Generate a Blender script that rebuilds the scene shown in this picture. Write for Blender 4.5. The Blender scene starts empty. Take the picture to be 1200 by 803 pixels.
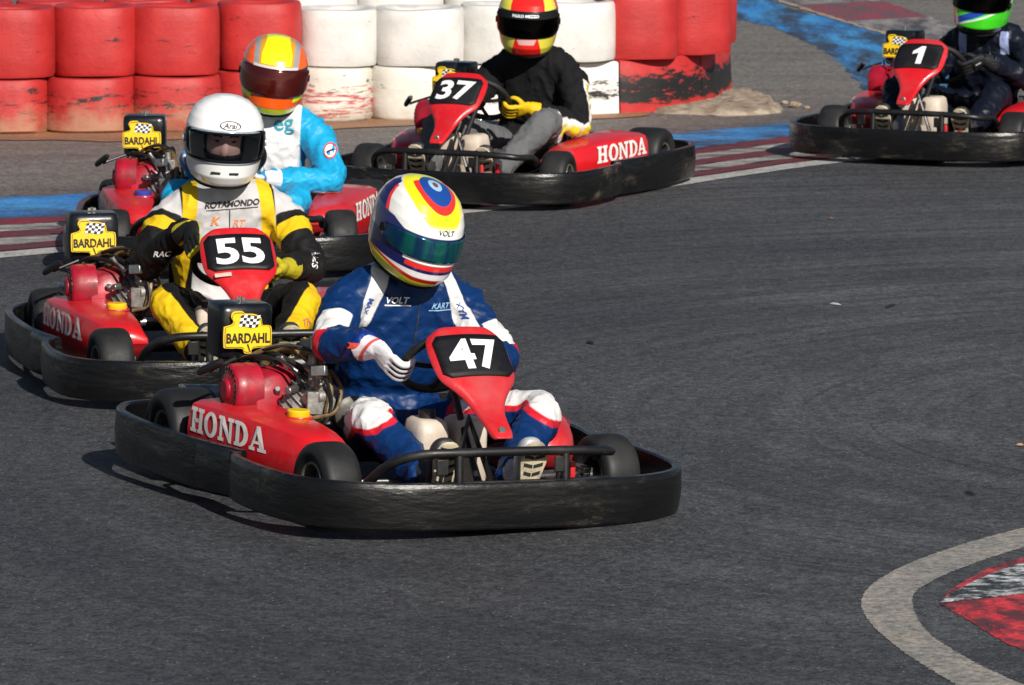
import bpy, bmesh, math, random
import numpy as np
from mathutils import Vector, Matrix, noise
from mathutils.bvhtree import BVHTree

random.seed(7)
scene = bpy.context.scene
R = math.radians
col = scene.collection

# ------------------------------------------------------------------ camera, sky, sun, exposure
cam_d = bpy.data.cameras.new('camera')
cam = bpy.data.objects.new('camera', cam_d)
col.objects.link(cam)
cam.location = (0, 0, 2.978)
cam.rotation_euler = (R(90 - 7.673), 0, 0)
cam_d.sensor_width = 36
cam_d.lens = 200
cam_d.clip_start = 0.5
cam_d.clip_end = 2000
cam_d.dof.use_dof = True
cam_d.dof.focus_distance = 18.6
cam_d.dof.aperture_fstop = 16
scene.camera = cam

SUN_AZ, SUN_EL = 24.0, 32.0          # to the right of the viewing axis, behind the camera
world = bpy.data.worlds.new('World')
scene.world = world
world.use_nodes = True
wn = world.node_tree
sky = wn.nodes.new('ShaderNodeTexSky')
sky.sky_type = 'NISHITA'
sky.sun_disc = False
sky.sun_elevation = R(SUN_EL)
sky.sun_rotation = R(180 - SUN_AZ)
bg = wn.nodes['Background']
bg.inputs['Strength'].default_value = 0.05
wn.links.new(sky.outputs[0], bg.inputs[0])

sun_d = bpy.data.lights.new('sun', 'SUN')
sun = bpy.data.objects.new('sun', sun_d)
col.objects.link(sun)
sun_d.energy = 5.0
sun_d.angle = R(0.53)
sun_d.color = (1.0, 0.945, 0.86)
sv = Vector((math.sin(R(SUN_AZ)) * math.cos(R(SUN_EL)), -math.cos(R(SUN_AZ)) * math.cos(R(SUN_EL)), math.sin(R(SUN_EL))))
sun.rotation_euler = sv.to_track_quat('Z', 'Y').to_euler()
sun.location = sv * 40

scene.view_settings.view_transform = 'Standard'
scene.view_settings.look = 'None'
scene.view_settings.gamma = 1
scene.view_settings.exposure = 0.15

# ------------------------------------------------------------------ materials
MATS = {}

def nodes_of(name):
    m = bpy.data.materials.new(name)
    m.use_nodes = True
    nt = m.node_tree
    return m, nt, nt.nodes['Principled BSDF']

def L(nt, a, b):
    nt.links.new(a, b)

def tex_noise(nt, scale, detail=4, rough=0.55, vec=None, stretch=None, coord='Object'):
    tc = nt.nodes.new('ShaderNodeTexCoord')
    n = nt.nodes.new('ShaderNodeTexNoise')
    n.inputs['Scale'].default_value = scale
    n.inputs['Detail'].default_value = detail
    n.inputs['Roughness'].default_value = rough
    src = vec
    if src is None:
        oi = nt.nodes.new('ShaderNodeObjectInfo')
        va = nt.nodes.new('ShaderNodeVectorMath')
        va.operation = 'MULTIPLY_ADD'
        va.inputs[1].default_value = (13.7, 9.1, 5.3)
        L(nt, oi.outputs['Random'], va.inputs[0])
        L(nt, tc.outputs[coord], va.inputs[2])
        src = va.outputs[0]
    if stretch:
        mp = nt.nodes.new('ShaderNodeMapping')
        mp.inputs['Scale'].default_value = stretch
        L(nt, src, mp.inputs[0])
        src = mp.outputs[0]
    L(nt, src, n.inputs['Vector'])
    return n.outputs[0]

def ramp(nt, src, p0, p1, c0=(0, 0, 0, 1), c1=(1, 1, 1, 1)):
    r = nt.nodes.new('ShaderNodeValToRGB')
    r.color_ramp.elements[0].position = p0
    r.color_ramp.elements[0].color = c0
    r.color_ramp.elements[1].position = p1
    r.color_ramp.elements[1].color = c1
    L(nt, src, r.inputs[0])
    return r.outputs[0]

def mixc(nt, fac, a, b, mode='MIX'):
    m = nt.nodes.new('ShaderNodeMix')
    m.data_type = 'RGBA'
    m.blend_type = mode
    for val, i in ((fac, 0), (a, 6), (b, 7)):
        s = m.inputs[i]
        if hasattr(val, 'is_output') or isinstance(val, bpy.types.NodeSocket):
            L(nt, val, s)
        elif isinstance(val, (int, float)):
            s.default_value = val
        else:
            s.default_value = (*val[:3], 1)
    return m.outputs[2]

def mth(nt, op, a, b=None):
    m = nt.nodes.new('ShaderNodeMath')
    m.operation = op
    for val, i in ((a, 0), (b, 1)):
        if val is None:
            continue
        if isinstance(val, bpy.types.NodeSocket):
            L(nt, val, m.inputs[i])
        else:
            m.inputs[i].default_value = val
    return m.outputs[0]

def add_bump(nt, p, height, strength, dist=0.002):
    b = nt.nodes.new('ShaderNodeBump')
    b.inputs['Strength'].default_value = strength
    b.inputs['Distance'].default_value = dist
    L(nt, height, b.inputs['Height'])
    L(nt, b.outputs[0], p.inputs['Normal'])

def mat(name, c, rough=0.5, metal=0.0, coat=0.0, var=0.15, scale=18, dirt=None, dirt_amt=0.5, bump=0.0, bscale=120, stretch=None, rvar=0.12, spec=0.5):
    """plain procedural material: colour with blotchy variation, a dirt layer, uneven gloss, fine relief"""
    if name in MATS:
        return MATS[name]
    m, nt, p = nodes_of(name)
    n1 = tex_noise(nt, scale, 5, 0.6, stretch=stretch)
    lo = tuple(max(0, x * (1 - var)) for x in c)
    hi = tuple(min(1, x * (1 + var)) for x in c)
    cc = mixc(nt, ramp(nt, n1, 0.3, 0.7), lo, hi)
    if dirt:
        n2 = tex_noise(nt, scale * 0.45, 8, 0.7, stretch=stretch)
        f = ramp(nt, n2, 0.48, 0.72)
        cc = mixc(nt, mth(nt, 'MULTIPLY', f, dirt_amt), cc, dirt)
        L(nt, mth(nt, 'ADD', mth(nt, 'MULTIPLY', f, 0.3), rough), p.inputs['Roughness'])
    else:
        L(nt, mth(nt, 'ADD', mth(nt, 'MULTIPLY', n1, rvar * 2), rough - rvar), p.inputs['Roughness'])
    L(nt, cc, p.inputs['Base Color'])
    p.inputs['Metallic'].default_value = metal
    p.inputs['Coat Weight'].default_value = coat
    p.inputs['Coat Roughness'].default_value = 0.12
    p.inputs['Specular IOR Level'].default_value = spec
    if bump:
        add_bump(nt, p, tex_noise(nt, bscale, 4, 0.6), bump)
    MATS[name] = m
    return m

def layered(name, base, layers, rough=0.5, coat=0.0, w=0.0016, bump=0.0, bscale=60, sheen=0.0, var=0.06, dirt=0.0, metal=0.0):
    """colour zones bounded by signed-distance vertex attributes (printed cloth, painted shells)"""
    m, nt, p = nodes_of(name)
    cc = None
    cur = base
    for attr, c in layers:
        at = nt.nodes.new('ShaderNodeAttribute')
        at.attribute_name = attr
        mr = nt.nodes.new('ShaderNodeMapRange')
        mr.inputs[1].default_value = -w
        mr.inputs[2].default_value = w
        L(nt, at.outputs['Fac'], mr.inputs[0])
        cur = mixc(nt, mr.outputs[0], cur, c)
    n = tex_noise(nt, 9, 6, 0.65)
    if isinstance(cur, tuple):
        cur = mixc(nt, 0.0, cur, cur)
    cur = mixc(nt, ramp(nt, n, 0.35, 0.7), cur, mixc(nt, 1.0, cur, (1 - var * 2,) * 3, 'MULTIPLY'))
    if dirt:
        n3 = tex_noise(nt, 7, 8, 0.75)
        cur = mixc(nt, mth(nt, 'MULTIPLY', ramp(nt, n3, 0.5, 0.75), dirt), cur, (0.10, 0.085, 0.07))
    L(nt, cur, p.inputs['Base Color'])
    p.inputs['Roughness'].default_value = rough
    p.inputs['Coat Weight'].default_value = coat
    p.inputs['Coat Roughness'].default_value = 0.05
    p.inputs['Metallic'].default_value = metal
    p.inputs['Specular IOR Level'].default_value = 0.5 if coat else 0.22
    if sheen:
        p.inputs['Sheen Weight'].default_value = sheen
        p.inputs['Sheen Roughness'].default_value = 0.5
    if bump and coat == 0:
        hs = None
        for sc_, st_, wgt in ((6, (1, 1, .6), 1.0), (12, (.8, 1, 1.1), .45)):
            nn = tex_noise(nt, sc_, 2, 0.5, stretch=st_)
            rdg = mth(nt, 'ABSOLUTE', mth(nt, 'SUBTRACT', nn, 0.5))
            rdg = mth(nt, 'MULTIPLY', mth(nt, 'POWER', mth(nt, 'SUBTRACT', 1.0, mth(nt, 'MINIMUM', mth(nt, 'MULTIPLY', rdg, 5.5), 1.0)), 1.3), wgt)
            hs = rdg if hs is None else mth(nt, 'ADD', hs, rdg)
        hs = mth(nt, 'ADD', hs, mth(nt, 'MULTIPLY', tex_noise(nt, 160, 2), 0.08))
        add_bump(nt, p, hs, min(1.0, bump * 1.6), 0.009)
    elif bump:
        add_bump(nt, p, tex_noise(nt, bscale, 5, 0.6), bump, 0.004)
    return m

def asphalt_mat():
    m, nt, p = nodes_of('asphalt')
    tc = nt.nodes.new('ShaderNodeTexCoord')
    obj = tc.outputs['Object']
    # polar coordinates about the inside of the bend: racing rubber lies along the driven arcs
    sep = nt.nodes.new('ShaderNodeSeparateXYZ')
    L(nt, obj, sep.inputs[0])
    dx = mth(nt, 'SUBTRACT', sep.outputs[0], 3.4)
    dy = mth(nt, 'SUBTRACT', sep.outputs[1], 20.0)
    rad = mth(nt, 'SQRT', mth(nt, 'ADD', mth(nt, 'MULTIPLY', dx, dx), mth(nt, 'MULTIPLY', dy, dy)))
    ang = mth(nt, 'ARCTAN2', dy, mth(nt, 'MULTIPLY', dx, -1.0))
    cmb = nt.nodes.new('ShaderNodeCombineXYZ')
    L(nt, rad, cmb.inputs[0]); L(nt, ang, cmb.inputs[1])
    def streak(sr, sa, detail, a, b):
        mp = nt.nodes.new('ShaderNodeMapping')
        mp.inputs['Scale'].default_value = (sr, sa, 1)
        L(nt, cmb.outputs[0], mp.inputs[0])
        n = nt.nodes.new('ShaderNodeTexNoise')
        n.inputs['Scale'].default_value = 1
        n.inputs['Detail'].default_value = detail
        n.inputs['Roughness'].default_value = 0.6
        L(nt, mp.outputs[0], n.inputs['Vector'])
        return ramp(nt, n.outputs[0], a, b)
    s1 = streak(1.7, 2.2, 7, 0.30, 0.70)
    s2 = streak(9, 2.6, 6, 0.44, 0.66)
    s3 = streak(26.0, 0.9, 3, 0.60, 0.66)
    base = mixc(nt, s1, (0.042, 0.044, 0.049), (0.092, 0.094, 0.099))
    base = mixc(nt, mth(nt, 'MULTIPLY', s2, 0.70), base, (0.036, 0.037, 0.042), 'MIX')
    base = mixc(nt, mth(nt, 'MULTIPLY', s3, 0.60), base, (0.022, 0.022, 0.025))
    s4 = streak(1.1, 0.9, 5, 0.50, 0.62)
    base = mixc(nt, mth(nt, 'MULTIPLY', s4, 0.50), base, (0.036, 0.037, 0.041))
    # rubber laid down where the karts run, left of the open part of the bend
    rl = nt.nodes.new('ShaderNodeMapRange'); rl.interpolation_type = 'SMOOTHSTEP'
    rl.inputs[1].default_value = 1.2; rl.inputs[2].default_value = -0.6
    L(nt, mth(nt, 'ADD', sep.outputs[0], mth(nt, 'MULTIPLY', mth(nt, 'SUBTRACT', tex_noise(nt, 0.9, 5, 0.65), 0.5), 2.4)), rl.inputs[0])
    base = mixc(nt, mth(nt, 'MULTIPLY', rl.outputs[0], 0.55), base, (0.034, 0.036, 0.041))
    big = ramp(nt, tex_noise(nt, 0.55, 4, 0.6), 0.45, 0.75)
    base = mixc(nt, mth(nt, 'MULTIPLY', big, 0.30), base, (0.105, 0.103, 0.103))
    # the older, paler, dusty surface outside the racing line (beyond the edge line)
    far = mth(nt, 'SUBTRACT', mth(nt, 'SUBTRACT', sep.outputs[1], mth(nt, 'MULTIPLY', sep.outputs[0], 0.98)), 28.6)
    nf = mth(nt, 'MULTIPLY', tex_noise(nt, 1.6, 5, 0.6), 1.6)
    fm = nt.nodes.new('ShaderNodeMapRange')
    fm.inputs[1].default_value = 0.2
    fm.inputs[2].default_value = 1.8
    L(nt, mth(nt, 'ADD', far, mth(nt, 'SUBTRACT', nf, 0.8)), fm.inputs[0])
    n_old = ramp(nt, tex_noise(nt, 2.2, 6, 0.65, stretch=(0.35, 2.2, 1)), 0.3, 0.7)
    old = mixc(nt, n_old, (0.115, 0.108, 0.100), (0.18, 0.165, 0.150))
    base = mixc(nt, fm.outputs[0], base, old)
    # aggregate
    g1 = tex_noise(nt, 95, 4, 0.8)
    base = mixc(nt, 1.0, base, ramp(nt, g1, 0.36, 0.66, (0.30, 0.30, 0.30, 1), (1.85, 1.85, 1.85, 1)), 'MULTIPLY')
    g2 = tex_noise(nt, 26, 6, 0.85)
    base = mixc(nt, 1.0, base, ramp(nt, g2, 0.36, 0.64, (0.50, 0.50, 0.50, 1), (1.52, 1.52, 1.52, 1)), 'MULTIPLY')
    v = nt.nodes.new('ShaderNodeTexVoronoi')
    v.inputs['Scale'].default_value = 40
    L(nt, obj, v.inputs['Vector'])
    spk = ramp(nt, v.outputs['Distance'], 0.07, 0.17, (1, 1, 1, 1), (0, 0, 0, 1))
    pick = nt.nodes.new('ShaderNodeSeparateColor')
    L(nt, v.outputs['Color'], pick.inputs[0])
    spk = mth(nt, 'MULTIPLY', spk, mth(nt, 'GREATER_THAN', pick.outputs[0], 0.78))
    base = mixc(nt, mth(nt, 'MULTIPLY', spk, 0.7), base, (0.40, 0.39, 0.38))
    # hairline cracks, a few
    vc = nt.nodes.new('ShaderNodeTexVoronoi')
    vc.feature = 'DISTANCE_TO_EDGE'
    vc.inputs['Scale'].default_value = 0.42
    wv = nt.nodes.new('ShaderNodeTexNoise')
    wv.inputs['Scale'].default_value = 3.0
    wv.inputs['Detail'].default_value = 6
    L(nt, obj, wv.inputs['Vector'])
    vm = nt.nodes.new('ShaderNodeVectorMath')
    vm.operation = 'MULTIPLY_ADD'
    L(nt, wv.outputs['Color'], vm.inputs[0])
    vm.inputs[1].default_value = (0.35, 0.35, 0)
    L(nt, obj, vm.inputs[2])
    L(nt, vm.outputs[0], vc.inputs['Vector'])
    crack = ramp(nt, vc.outputs['Distance'], 0.0, 0.005, (1, 1, 1, 1), (0, 0, 0, 1))
    crack = mth(nt, 'MULTIPLY', crack, ramp(nt, tex_noise(nt, 0.9, 2), 0.48, 0.58))
    base = mixc(nt, mth(nt, 'MULTIPLY', crack, 0.35), base, (0.012, 0.012, 0.012))
    L(nt, base, p.inputs['Base Color'])
    L(nt, mth(nt, 'ADD', mth(nt, 'MULTIPLY', s2, 0.10), 0.62), p.inputs['Roughness'])
    p.inputs['Specular IOR Level'].default_value = 0.25
    add_bump(nt, p, mth(nt, 'ADD', g1, mth(nt, 'MULTIPLY', tex_noise(nt, 45, 3), 0.5)), 0.55, 0.006)
    return m

def paint_mat(name, c, wear, c_wear=(0.05, 0.05, 0.052), stretch=(1, 1, 1), sc=6.0, c2=None, edge=0.12):
    """worn road paint: paint missing in patches, rubbed dark along the driven direction"""
    m, nt, p = nodes_of(name)
    n = tex_noise(nt, sc, 9, 0.72, stretch=stretch)
    f = ramp(nt, n, 0.5 + (wear - 0.5) * 0.55 - edge, 0.5 + (wear - 0.5) * 0.55 + edge)
    g = tex_noise(nt, 48, 5, 0.85)
    base = c if not c2 else mixc(nt, ramp(nt, tex_noise(nt, 2.7, 5, 0.6, stretch=stretch), 0.4, 0.6), c, c2)
    worn = mixc(nt, f, c_wear, base)
    worn = mixc(nt, 1.0, worn, ramp(nt, g, 0.34, 0.66, (0.45, 0.45, 0.45, 1), (1.5, 1.5, 1.5, 1)), 'MULTIPLY')
    L(nt, worn, p.inputs['Base Color'])
    p.inputs['Roughness'].default_value = 0.6
    p.inputs['Specular IOR Level'].default_value = 0.35
    add_bump(nt, p, g, 0.5, 0.005)
    return m

def scuffed_plastic(name, base, light, tan, rough=0.42):
    m, nt, p = nodes_of(name)
    n1 = tex_noise(nt, 3.0, 9, 0.75, stretch=(1.2, 1.2, 9))
    n2 = tex_noise(nt, 5.5, 10, 0.8, stretch=(1.0, 1.0, 2.6))
    n3 = tex_noise(nt, 2.3, 6, 0.65)
    area = ramp(nt, n3, 0.46, 0.66)
    f1 = mth(nt, 'MULTIPLY', ramp(nt, n1, 0.52, 0.72), area)
    f2 = mth(nt, 'MULTIPLY', ramp(nt, n2, 0.52, 0.64), ramp(nt, n3, 0.50, 0.62))
    cc = mixc(nt, mth(nt, 'MULTIPLY', f1, 0.8), base, light)
    cc = mixc(nt, mth(nt, 'MULTIPLY', f2, 0.7), cc, tan)
    L(nt, cc, p.inputs['Base Color'])
    L(nt, mth(nt, 'ADD', mth(nt, 'MULTIPLY', n2, 0.5), rough - 0.2), p.inputs['Roughness'])
    p.inputs['Specular IOR Level'].default_value = 0.48
    add_bump(nt, p, mth(nt, 'ADD', mth(nt, 'MULTIPLY', n2, 0.5), mth(nt, 'MULTIPLY', tex_noise(nt, 4.5, 5, stretch=(1, 1, 4.5)), 2.0)), 0.38, 0.010)
    return m

def barrier_paint(name, c, scuff, scuff_lo, scuff_hi, dust, seed=0.0, second=None):
    """painted rubber: faded blotches, dark bumper scuffs in a band, earth splashed up from the ground"""
    m, nt, p = nodes_of(name)
    tc = nt.nodes.new('ShaderNodeTexCoord')
    geo = nt.nodes.new('ShaderNodeNewGeometry')
    pos = geo.outputs['Position']
    sep = nt.nodes.new('ShaderNodeSeparateXYZ')
    L(nt, pos, sep.inputs[0])
    z = sep.outputs[2]
    off = nt.nodes.new('ShaderNodeVectorMath')
    off.inputs[1].default_value = (seed * 3.1, seed * 1.7, seed)
    L(nt, pos, off.inputs[0])
    v = off.outputs[0]
    n = tex_noise(nt, 5, 5, 0.6, vec=v)
    lo = tuple(x * 0.86 for x in c); hi = tuple(min(1, x * 1.12 + 0.01) for x in c)
    cc = mixc(nt, ramp(nt, n, 0.3, 0.7), lo, hi)
    if second:
        ns = tex_noise(nt, 6, 8, 0.75, vec=v, stretch=(0.8, 0.8, 6))
        zw2 = mth(nt, 'LESS_THAN', z, 0.2)
        cc = mixc(nt, mth(nt, 'MULTIPLY', ramp(nt, ns, 0.5, 0.56), zw2), cc, second)
    ns = tex_noise(nt, 4.0, 10, 0.8, vec=v, stretch=(1.3, 1.3, 6))
    zw = nt.nodes.new('ShaderNodeMapRange'); zw.interpolation_type = 'SMOOTHSTEP'
    zw.inputs[1].default_value = scuff_lo - 0.012; zw.inputs[2].default_value = scuff_lo + 0.008
    L(nt, mth(nt, 'ADD', z, mth(nt, 'MULTIPLY', mth(nt, 'SUBTRACT', tex_noise(nt, 7, 7, 0.75, vec=v, stretch=(1, 1, 4)), 0.5), 0.16)), zw.inputs[0])
    zh = nt.nodes.new('ShaderNodeMapRange'); zh.interpolation_type = 'SMOOTHSTEP'
    zh.inputs[1].default_value = scuff_hi + 0.02; zh.inputs[2].default_value = scuff_hi - 0.02
    L(nt, mth(nt, 'ADD', z, mth(nt, 'MULTIPLY', mth(nt, 'SUBTRACT', tex_noise(nt, 9, 6, 0.7, vec=v, stretch=(1, 1, 3)), 0.5), 0.30)), zh.inputs[0])
    sc = mth(nt, 'MULTIPLY', mth(nt, 'MULTIPLY', zw.outputs[0], zh.outputs[0]), ramp(nt, ns, 0.675 - scuff * 0.28, 0.69 - scuff * 0.28))
    cc = mixc(nt, sc, cc, (0.010, 0.010, 0.011))
    nd = tex_noise(nt, 7, 7, 0.7, vec=v)
    zd = nt.nodes.new('ShaderNodeMapRange')
    zd.inputs[1].default_value = 0.30; zd.inputs[2].default_value = -0.08
    L(nt, z, zd.inputs[0])
    fd = ramp(nt, mth(nt, 'MULTIPLY', mth(nt, 'MULTIPLY', nd, zd.outputs[0]), dust), 0.20, 0.42)
    cc = mixc(nt, mth(nt, 'MULTIPLY', fd, 0.75), cc, (0.36, 0.22, 0.13))
    nsp = tex_noise(nt, 30, 6, 0.7, vec=v)
    cc = mixc(nt, mth(nt, 'MULTIPLY', ramp(nt, nsp, 0.64, 0.70), 0.35), cc, (0.12, 0.08, 0.07))
    L(nt, cc, p.inputs['Base Color'])
    p.inputs['Roughness'].default_value = 0.55
    add_bump(nt, p, mth(nt, 'ADD', tex_noise(nt, 14, 6, 0.65, vec=v), mth(nt, 'MULTIPLY', ns, 0.7)), 0.5, 0.008)
    return m

def glass_mat(name, c, rough=0.03, trans=0.9, ior=1.3):
    m, nt, p = nodes_of(name)
    n = tex_noise(nt, 40, 4)
    L(nt, mixc(nt, n, tuple(x * 0.9 for x in c), c), p.inputs['Base Color'])
    tint = p.inputs['Base Color'].links[0].from_socket
    tr = nt.nodes.new('ShaderNodeBsdfTransparent')
    L(nt, tint, tr.inputs[0])
    gs = nt.nodes.new('ShaderNodeBsdfGlossy')
    gs.inputs['Roughness'].default_value = rough
    fr = nt.nodes.new('ShaderNodeFresnel')
    fr.inputs[0].default_value = ior
    mx_ = nt.nodes.new('ShaderNodeMixShader')
    L(nt, fr.outputs[0], mx_.inputs[0]); L(nt, tr.outputs[0], mx_.inputs[1]); L(nt, gs.outputs[0], mx_.inputs[2])
    out = [q for q in nt.nodes if q.type == 'OUTPUT_MATERIAL'][0]
    L(nt, mx_.outputs[0], out.inputs[0])
    nt.nodes.remove(p)
    return m

M_ = {}
M_['black_frame'] = mat('black_frame', (0.007, 0.007, 0.008), 0.40, 0.0, dirt=(0.03, 0.027, 0.024), dirt_amt=0.5)
M_['bumper'] = scuffed_plastic('bumper_plastic', (0.0042, 0.0042, 0.0047), (0.034, 0.033, 0.032), (0.12, 0.095, 0.065), rough=.24)
M_['red'] = mat('red_pod', (0.56, 0.010, 0.016), 0.34, coat=0.25, var=0.15, scale=7, dirt=(0.26, 0.07, 0.075), dirt_amt=0.6, bump=.25, bscale=30)
def worn_red(name, c):
    m, nt, p = nodes_of(name)
    n1 = tex_noise(nt, 6, 6, 0.65)
    cc = mixc(nt, ramp(nt, n1, .3, .7), tuple(x * .85 for x in c), tuple(x * 1.1 for x in c))
    d = ramp(nt, tex_noise(nt, 3.5, 9, 0.75), 0.46, 0.72)
    cc = mixc(nt, mth(nt, 'MULTIPLY', d, .55), cc, (0.30, 0.085, 0.085))
    s_all = None
    for st_, sc_ in (((1.5, 1.0, 22), 5.0), ((14, 2.0, 5), 6.0), ((3, 20, 9), 4.0)):
        s_ = ramp(nt, tex_noise(nt, sc_, 5, 0.7, stretch=st_), .655, .675)
        s_all = s_ if s_all is None else mth(nt, 'MAXIMUM', s_all, s_)
    cc = mixc(nt, mth(nt, 'MULTIPLY', s_all, .6), cc, (0.16, 0.05, 0.05))
    blk = ramp(nt, tex_noise(nt, 11, 8, .8), .66, .70)
    cc = mixc(nt, mth(nt, 'MULTIPLY', blk, .6), cc, (0.035, 0.018, 0.018))
    L(nt, cc, p.inputs['Base Color'])
    L(nt, mth(nt, 'ADD', mth(nt, 'MULTIPLY', d, .28), .30), p.inputs['Roughness'])
    p.inputs['Coat Weight'].default_value = .15
    add_bump(nt, p, mth(nt, 'ADD', tex_noise(nt, 9, 4), mth(nt, 'MULTIPLY', s_all, -.3)), .25, .004)
    return m
M_['red'] = worn_red('worn_red_plastic', (0.56, 0.010, 0.016))
M_['engine_red'] = mat('engine_red', (0.34, 0.006, 0.022), 0.40, coat=0.1, var=0.3, scale=20, dirt=(0.06, 0.014, 0.016), dirt_amt=0.8, bump=.4, bscale=50)
M_['tyre'] = mat('tyre_rubber', (0.010, 0.010, 0.011), 0.55, var=0.25, scale=9, dirt=(0.026, 0.025, 0.024), dirt_amt=0.6, bump=0.25, bscale=160, spec=.4)
M_['rim'] = mat('rim_metal', (0.10, 0.095, 0.085), 0.5, 0.6, dirt=(0.03, 0.026, 0.022), dirt_amt=0.8)
M_['rim_lip'] = mat('rim_lip_metal', (0.50, 0.46, 0.38), 0.35, 0.8, dirt=(0.1, 0.08, 0.06))
M_['white_print'] = mat('white_print', (0.74, 0.72, 0.70), 0.5, var=0.06, scale=25, dirt=(0.45, 0.30, 0.28), dirt_amt=0.35)
M_['number_white'] = mat('number_white', (0.82, 0.82, 0.82), 0.45, var=0.04)
M_['plate'] = mat('number_plate_black', (0.007, 0.007, 0.009), 0.5, var=0.2, dirt=(0.016, 0.016, 0.017), spec=.3)
M_['steel'] = mat('steel', (0.38, 0.37, 0.36), 0.35, 0.9, var=0.3, scale=40, dirt=(0.06, 0.05, 0.04), dirt_amt=0.7)
M_['alloy'] = mat('cast_alloy', (0.30, 0.29, 0.27), 0.5, 0.6, var=0.35, scale=45, dirt=(0.05, 0.045, 0.04), dirt_amt=0.8, bump=0.4)
M_['brass'] = mat('oily_hose', (0.16, 0.10, 0.04), 0.40, 0.2, var=0.4, scale=50, dirt=(0.06, 0.04, 0.02), dirt_amt=0.7)
M_['tank'] = mat('tank_plastic', (0.58, 0.50, 0.42), 0.45, var=0.12, scale=10, dirt=(0.28, 0.20, 0.14), dirt_amt=0.6)
M_['airbox'] = mat('airbox_black', (0.006, 0.007, 0.009), 0.26, var=0.2, coat=0.2, dirt=(0.02, 0.022, 0.028), dirt_amt=0.5)
M_['sign_yellow'] = mat('sign_yellow', (0.86, 0.56, 0.010), 0.4, var=0.06, dirt=(0.45, 0.28, 0.02), dirt_amt=0.3)
M_['sign_black'] = mat('sign_black', (0.012, 0.011, 0.010), 0.5)
M_['cap_yellow'] = mat('cap_yellow', (0.80, 0.50, 0.010), 0.4, var=0.1)
M_['cap_blue'] = mat('cap_blue', (0.03, 0.05, 0.30), 0.4, var=0.1)
M_['seat'] = mat('seat_shell', (0.008, 0.008, 0.009), 0.45, var=0.25)
M_['grip'] = mat('wheel_grip', (0.007, 0.007, 0.007), 0.65, bump=0.3)
M_['sole'] = mat('shoe_sole', (0.55, 0.47, 0.33), 0.7, var=0.2, scale=40, dirt=(0.06, 0.05, 0.04), dirt_amt=0.8)
M_['tread'] = mat('shoe_tread', (0.02, 0.02, 0.02), 0.75)
M_['shoe_black'] = mat('shoe_black', (0.025, 0.025, 0.028), 0.5)
M_['shoe_silver'] = mat('shoe_silver', (0.55, 0.55, 0.60), 0.35, 0.3, dirt=(0.1, 0.1, 0.11))
M_['skin'] = mat('skin', (0.64, 0.33, 0.25), 0.5, var=0.12, scale=30)
M_['eye'] = mat('eye_dark', (0.02, 0.012, 0.01), 0.2)
M_['lining'] = mat('helmet_lining', (0.006, 0.006, 0.007), 0.8, spec=.2)
M_['blue_seat'] = mat('blue_part', (0.02, 0.10, 0.36), 0.4)

# ------------------------------------------------------------------ mesh helpers
# kart frame: x to the kart's left, u forward, z up; stored as (x, -u, z) so a kart at rotation 0 faces -Y
def crom(pts, n=6, closed=False):
    P = [Vector(p) for p in pts]
    out = []
    N = len(P)
    segs = N if closed else N - 1
    for i in range(segs):
        p0 = P[(i - 1) % N] if (closed or i > 0) else P[0] * 2 - P[1]
        p1 = P[i]; p2 = P[(i + 1) % N]
        p3 = P[(i + 2) % N] if (closed or i + 2 < N) else P[-1] * 2 - P[-2]
        for k in range(n):
            t = k / n
            out.append(0.5 * ((2 * p1) + (p2 - p0) * t + (2 * p0 - 5 * p1 + 4 * p2 - p3) * t * t + (3 * p1 - p0 - 3 * p2 + p3) * t ** 3))
    if not closed:
        out.append(P[-1])
    return out

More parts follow.
